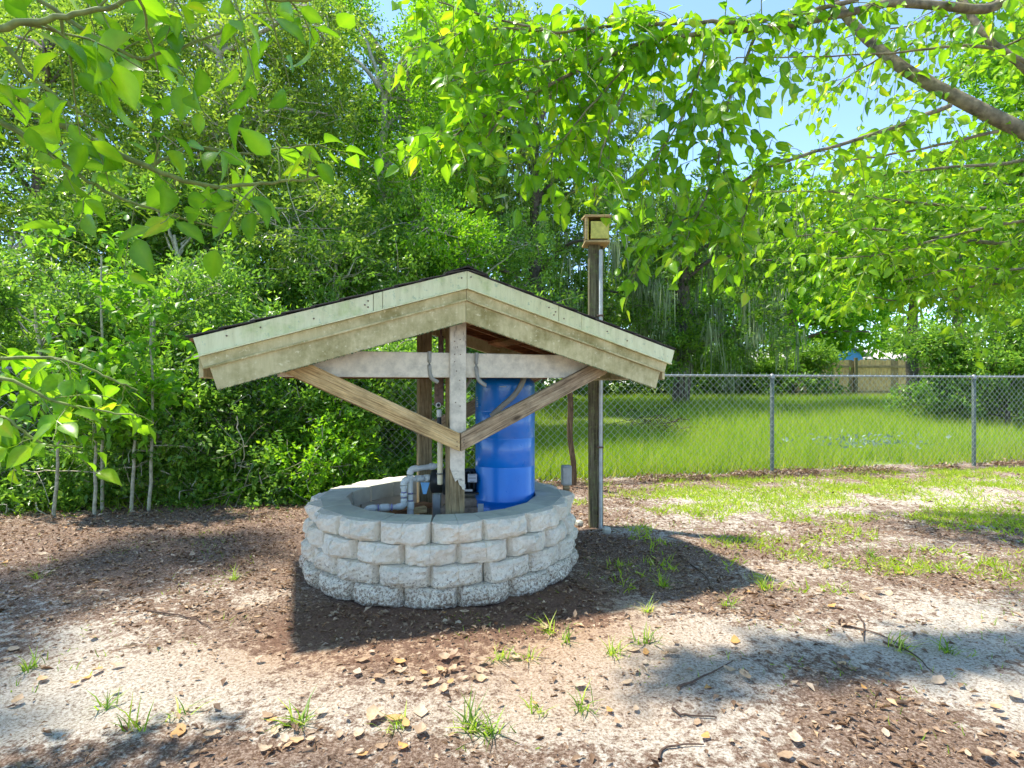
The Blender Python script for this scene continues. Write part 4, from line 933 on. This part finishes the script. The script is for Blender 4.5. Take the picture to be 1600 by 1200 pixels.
def foliate(T, paths, leaf, nparts, bark, twsp=.09, twlen=(.16, .36), lsp=.03, down=.35, keep=None, sub=0.0, tw_mat='twig', leafmat_='leaf_near'):
    L_ = []
    gt = Geo()
    for pts, r0, r1, dens in paths:
        q = spline(pts, max(10, int(4*len(pts)+6)), .002); g = Geo(); tube(g, q, [r0, r1], 8); g.build('branch', M[bark], T, sm=True)
        seg = np.linalg.norm(np.diff(q, axis=0), axis=1); cum = np.concatenate([[0], np.cumsum(seg)]); Ln = cum[-1]
        if dens <= 0: continue
        s = .04
        while s < Ln:
            i = min(len(q)-2, int(np.searchsorted(cum, s)-1)); i = max(i, 0); u = (s-cum[i])/(seg[i]+1e-9); p = q[i]*(1-u)+q[i+1]*u; tg = unit(q[i+1]-q[i])
            d = unit(tg*random.uniform(.1, .9)+rng.normal(0, .75, 3)+np.array([0, 0, -down*.5])); ln = random.uniform(*twlen)
            e = p+d*ln+np.array([0, 0, -down*ln*.6]); m_ = p+d*ln*.5
            tq = spline([p, m_, e], 7, .002); tube(gt, tq, [min(r1, .0032)*1.0, .0011], 4)
            ns = max(3, int(ln/lsp))
            for k in range(1, ns+1):
                t_ = k/ns; pp = tq[min(6, int(t_*6))]; td = unit(tq[-1]-tq[0]); side = unit(np.cross(td, [0, 0, 1.])+1e-6)*(1 if k % 2 else -1)
                ld = unit(td*.5+side*.9+rng.normal(0, .35, 3)+np.array([0, 0, -random.uniform(.0, 1.1)])); sz = leaf*random.uniform(.55, 1.15)
                up = unit(np.array([0, 0, .8])+rng.normal(0, .55, 3)); L_.append((pp+ld*sz*.28, ld, up, sz, min(1, max(0, random.gauss(.5, .2)))))
            s += twsp/dens*random.uniform(.6, 1.4)
    gt.build('twigs', M[tw_mat], T, kind='stuff')
    pos = np.array([l[0] for l in L_]); ld = np.array([l[1] for l in L_]); up = np.array([l[2] for l in L_]); sz = np.array([l[3] for l in L_]); ti = np.array([l[4] for l in L_])
    if keep is not None:
        k = keep(pos); pos, ld, up, sz, ti = pos[k], ld[k], up[k], sz[k], ti[k]
    Rm = frames(ld, up); px = pos[:, 0]/np.maximum(pos[:, 1], .05)*F+800; py = 600-(pos[:, 2]-CAMH)/np.maximum(pos[:, 1], .05)*F
    vis = (px > -20)&(px < 1620)&(py > -20)&(py < 1220)&(pos[:, 1] > .1); score = np.where(vis, sz/np.maximum(pos[:, 1], .1), 0); order = np.argsort(-score)
    first = set(order[:nparts].tolist()); inv = PM(T).inverted()
    for j in list(first):
        if score[j] <= 0: continue
        a = random.randint(0, 3); me = near_mesh[(a, min(5, int(ti[j]*6)))]
        Mw = Matrix(Rm[j].tolist()).to_4x4() @ Matrix.Scale(sz[j], 4); Mw.translation = Vector(pos[j].tolist())
        o = bpy.data.objects.new('leaf', me); C.objects.link(o); o.parent = T; o.matrix_basis = inv @ Mw
    rest = np.array([j for j in range(len(pos)) if j not in first or score[j] <= 0])
    if len(rest):
        g = Geo()
        for a in range(4):
            k = rest[a::4]
            if len(k): stamp(g, NT[a][0], NT[a][1], pos[k], Rm[k], sz[k], ti[k], NT[a][2])
        g.build('leaves', M[leafmat_], T, sm=True, kind='stuff')
def notrear(pos): return ~((pos[:, 1] < .62)&(pos[:, 1] > -.3)&(np.abs(pos[:, 0]) < .7)&(pos[:, 2] < 1.9))
# tree whose trunk stands outside the frame on the right
NR = thing('overhanging_tree', 'near tree reaching in from the right with mottled limbs and hanging glossy leaves', 'tree', (4.5, 3.0, 0))
g = Geo(); tube(g, spline([(4.5, 3.0, -.1), (4.4, 3.0, 1.2), (4.1, 3.1, 2.6), (3.9, 3.3, 5.2)], 16), [.16, .11, .05], 10); g.build('trunk', M['bark_limb'], NR, sm=True)
def Q(L_, d0, d1=None):
    d1 = d0 if d1 is None else d1; n = len(L_)-1; return [P(a, b_, d0+(d1-d0)*i/n) for i, (a, b_) in enumerate(L_)]
paths = [([(4.3, 3.05, 1.6)]+Q([(1760, 300), (1600, 205), (1450, 130), (1370, 75), (1290, -10), (1180, -120)], 2.95, 3.5), .05, .02, .16),
         ([(4.05, 3.1, 2.8)]+Q([(1640, -15), (1540, 14), (1400, 5), (1300, 26), (1180, 46), (1110, 50)], 3.0, 2.75), .03, .011, .35),
         (Q([(1340, 0), (1200, 30), (1090, 35), (960, 40), (870, 50), (760, 45), (660, 70)], 2.85, 2.5), .012, .003, 1.25),
         (Q([(1115, 50), (1000, 68), (900, 112), (800, 165), (730, 195), (680, 250)], 2.75, 2.4), .012, .003, 1.45),
         (Q([(1040, 40), (960, 125), (890, 205), (850, 260)], 2.7, 2.5), .007, .002, 1.3), (Q([(1110, 52), (1080, 150), (1040, 225), (1000, 275)], 2.7, 2.5), .007, .002, 1.35),
         (Q([(1180, 55), (1135, 170), (1120, 260), (1085, 345), (1060, 405)], 2.8, 2.5), .008, .002, 1.35), (Q([(800, 165), (760, 215), (720, 250)], 2.45, 2.4), .005, .002, 1.1),
         (Q([(1485, 165), (1380, 205), (1300, 230), (1200, 262), (1100, 325), (1010, 375)], 3.05, 2.6), .012, .003, .6), (Q([(1190, 268), (1165, 330), (1150, 400)], 2.8, 2.6), .005, .002, 1.2),
         (Q([(860, 50), (740, 20), (650, -10)], 2.6, 2.5), .006, .002, 1.0), (Q([(980, 130), (945, 220), (928, 310)], 2.6, 2.45), .005, .002, .9), (Q([(960, 20), (880, 90), (800, 95), (700, 130)], 2.7, 2.5), .006, .002, 1.2),
         (Q([(1560, 205), (1400, 240), (1250, 260)], 3.1, 3.4), .009, .003, .3),
         (Q([(1650, 130), (1580, 85), (1500, 72), (1370, 85), (1150, 90)], 3.0, 3.2), .012, .003, .16),
         (Q([(1720, 200), (1600, 105), (1540, 55), (1490, -20)], 3.0, 3.3), .024, .016, .2)]
foliate(NR, paths, .08, 300, 'bark_limb', .042, (.14, .32), .028, .5)
# second overhanging crown, deeper, right
NB_ = thing('overhanging_tree', 'second tree at the right whose long thin drooping branches hang before the field', 'tree', (6.6, 4.6, 0))
g = Geo(); tube(g, spline([(6.6, 4.6, -.1), (6.5, 4.6, 1.8), (6.2, 4.8, 4.0), (6.0, 5.0, 6.2)], 16), [.16, .11, .05], 10); g.build('trunk', M['bark_limb'], NB_, sm=True)
paths = [(Q([(1980, 300), (1700, 330), (1600, 378), (1450, 370), (1360, 358), (1240, 370)], 4.6, 4.6), .03, .004, 1.25),
         (Q([(1990, 350), (1800, 320), (1600, 345), (1480, 370), (1390, 395), (1300, 405)], 4.6, 4.3), .02, .003, 1.2),
         (Q([(1960, 220), (1750, 250), (1600, 320), (1440, 318), (1300, 300), (1210, 300)], 4.7, 4.9), .025, .004, 1.25),
         (Q([(1960, 180), (1700, 200), (1600, 250), (1480, 262), (1350, 280), (1230, 330)], 4.8, 5.2), .025, .004, 1.2),
         (Q([(1940, 430), (1700, 400), (1600, 420), (1500, 420), (1400, 440)], 4.4, 4.4), .018, .003, 1.2),
         (Q([(1950, 100), (1750, 120), (1650, 160), (1560, 190), (1480, 235), (1400, 250)], 5.0, 5.4), .02, .003, 1.2),
         (Q([(1950, 100), (1700, 40), (1600, 60), (1500, 110), (1420, 150)], 4.8, 5.2), .02, .003, .8),
         (Q([(1950, 0), (1700, -30), (1560, 0), (1440, 60), (1340, 110), (1290, 150)], 4.6, 4.8), .02, .003, .8),
         (Q([(1540, 10), (1420, 40), (1320, 60), (1250, 130)], 4.4, 4.6), .008, .003, .7),
         (Q([(1600, 440), (1500, 450), (1410, 470), (1330, 455)], 4.6, 4.6), .01, .003, .9)]
foliate(NB_, paths, .085, 300, 'bark_limb', .052, (.25, .6), .038, .25, leafmat_='leaf_mid')
# tree close on the left
NL = thing('overhanging_tree', 'close tree at the upper left whose large broad leaves hang nearest the viewer', 'tree', (-2.6, .7, 0))
g = Geo(); tube(g, spline([(-2.6, .7, -.1), (-2.5, .7, 1.0), (-2.4, .8, 2.2), (-2.3, .9, 4.8)], 16), [.12, .09, .04], 10); g.build('trunk', M['bark_limb'], NL, sm=True)
paths = [([(-2.45, .8, 2.2)]+Q([(-150, 60), (0, 130), (90, 190), (230, 262), (330, 290), (420, 286), (500, 275)], 1.35, 1.6), .012, .003, .75),
         ([(-2.45, .75, 1.9)]+Q([(-150, 130), (0, 190), (80, 240), (150, 290), (230, 325), (340, 356)], 1.35, 1.5), .009, .002, .55),
         ([(-2.4, .85, 2.5)]+Q([(-200, 20), (0, 38), (80, 30), (170, 10), (260, -20)], .95, 1.0), .008, .003, .9),
         ([(-2.35, .9, 2.8)]+Q([(0, -120), (150, -60), (300, -30), (440, 0), (560, -10)], 1.2, 1.35), .010, .003, .8),
         (Q([(60, 0), (200, 85), (260, 80), (340, 50), (400, 20)], 1.3, 1.4), .005, .002, .6),
         (Q([(0, 60), (60, 130), (120, 170), (170, 200)], 1.3, 1.4), .006, .002, .7),
         (Q([(230, 262), (300, 230), (380, 240), (480, 225)], 1.5, 1.65), .005, .002, .5),
         ([(-2.5, .75, 1.2)]+Q([(-120, 600), (0, 590), (80, 625), (150, 640), (210, 650)], 1.75, 1.9), .008, .002, .9),
         ([(-2.5, .75, 1.15)]+Q([(-120, 640), (0, 650), (60, 690), (130, 700)], 1.75, 1.8), .008, .002, .8),
         (Q([(0, 560), (90, 560), (170, 590), (215, 610)], 1.85, 2.0), .006, .002, .9)]
foliate(NL, paths, .084, 300, 'twig', .05, (.08, .2), .033, .35, keep=lambda p: p[:, 1] > .72)
# crown overhead (outside the frame) that throws the dappled shade
def over(name, lb, base, cl, nleaf):
    return tree(name, lb, 'tree', base, 7.5, cl, nleaf, .10, 'leaf_mid', .14, 34, .2, 'bark_limb', twigs=60)
cl = [(-4.6, 2.2, 5.6, .9, .8, .5), (-3.9, 1.0, 5.2, .9, .7, .5), (-5.4, 3.4, 6.0, 1.0, .9, .6), (-2.9, 2.0, 6.3, .5, .6, .4), (-5.6, 1.5, 5.0, .9, .8, .5), (-2.3, .5, 5.6, .6, .45, .4), (-4.7, 4.6, 6.3, .8, .6, .5), (-1.2, -.1, 5.2, .6, .5, .4)]
over('shade_tree', 'tree standing left of the frame whose crown shades the ground', (-4.6, -.6), cl, 15000)
cl = [(.5, .9, 5.6, .6, .5, .4), (-.4, .2, 5.0, .6, .4, .4), (1.2, 1.2, 5.2, .7, .45, .4), (2.0, .6, 5.6, .8, .6, .4), (.4, 2.1, 5.8, .45, .3, .3), (1.9, 2.1, 5.9, .6, .4, .4), (-1.1, 1.3, 5.9, .4, .35, .3), (2.9, 1.8, 5.2, .6, .5, .4), (1.0, .2, 4.8, .7, .4, .3)]
over('shade_tree', 'tree standing behind the viewer whose crown shades the right foreground', (1.9, -1.4), cl, 13000)
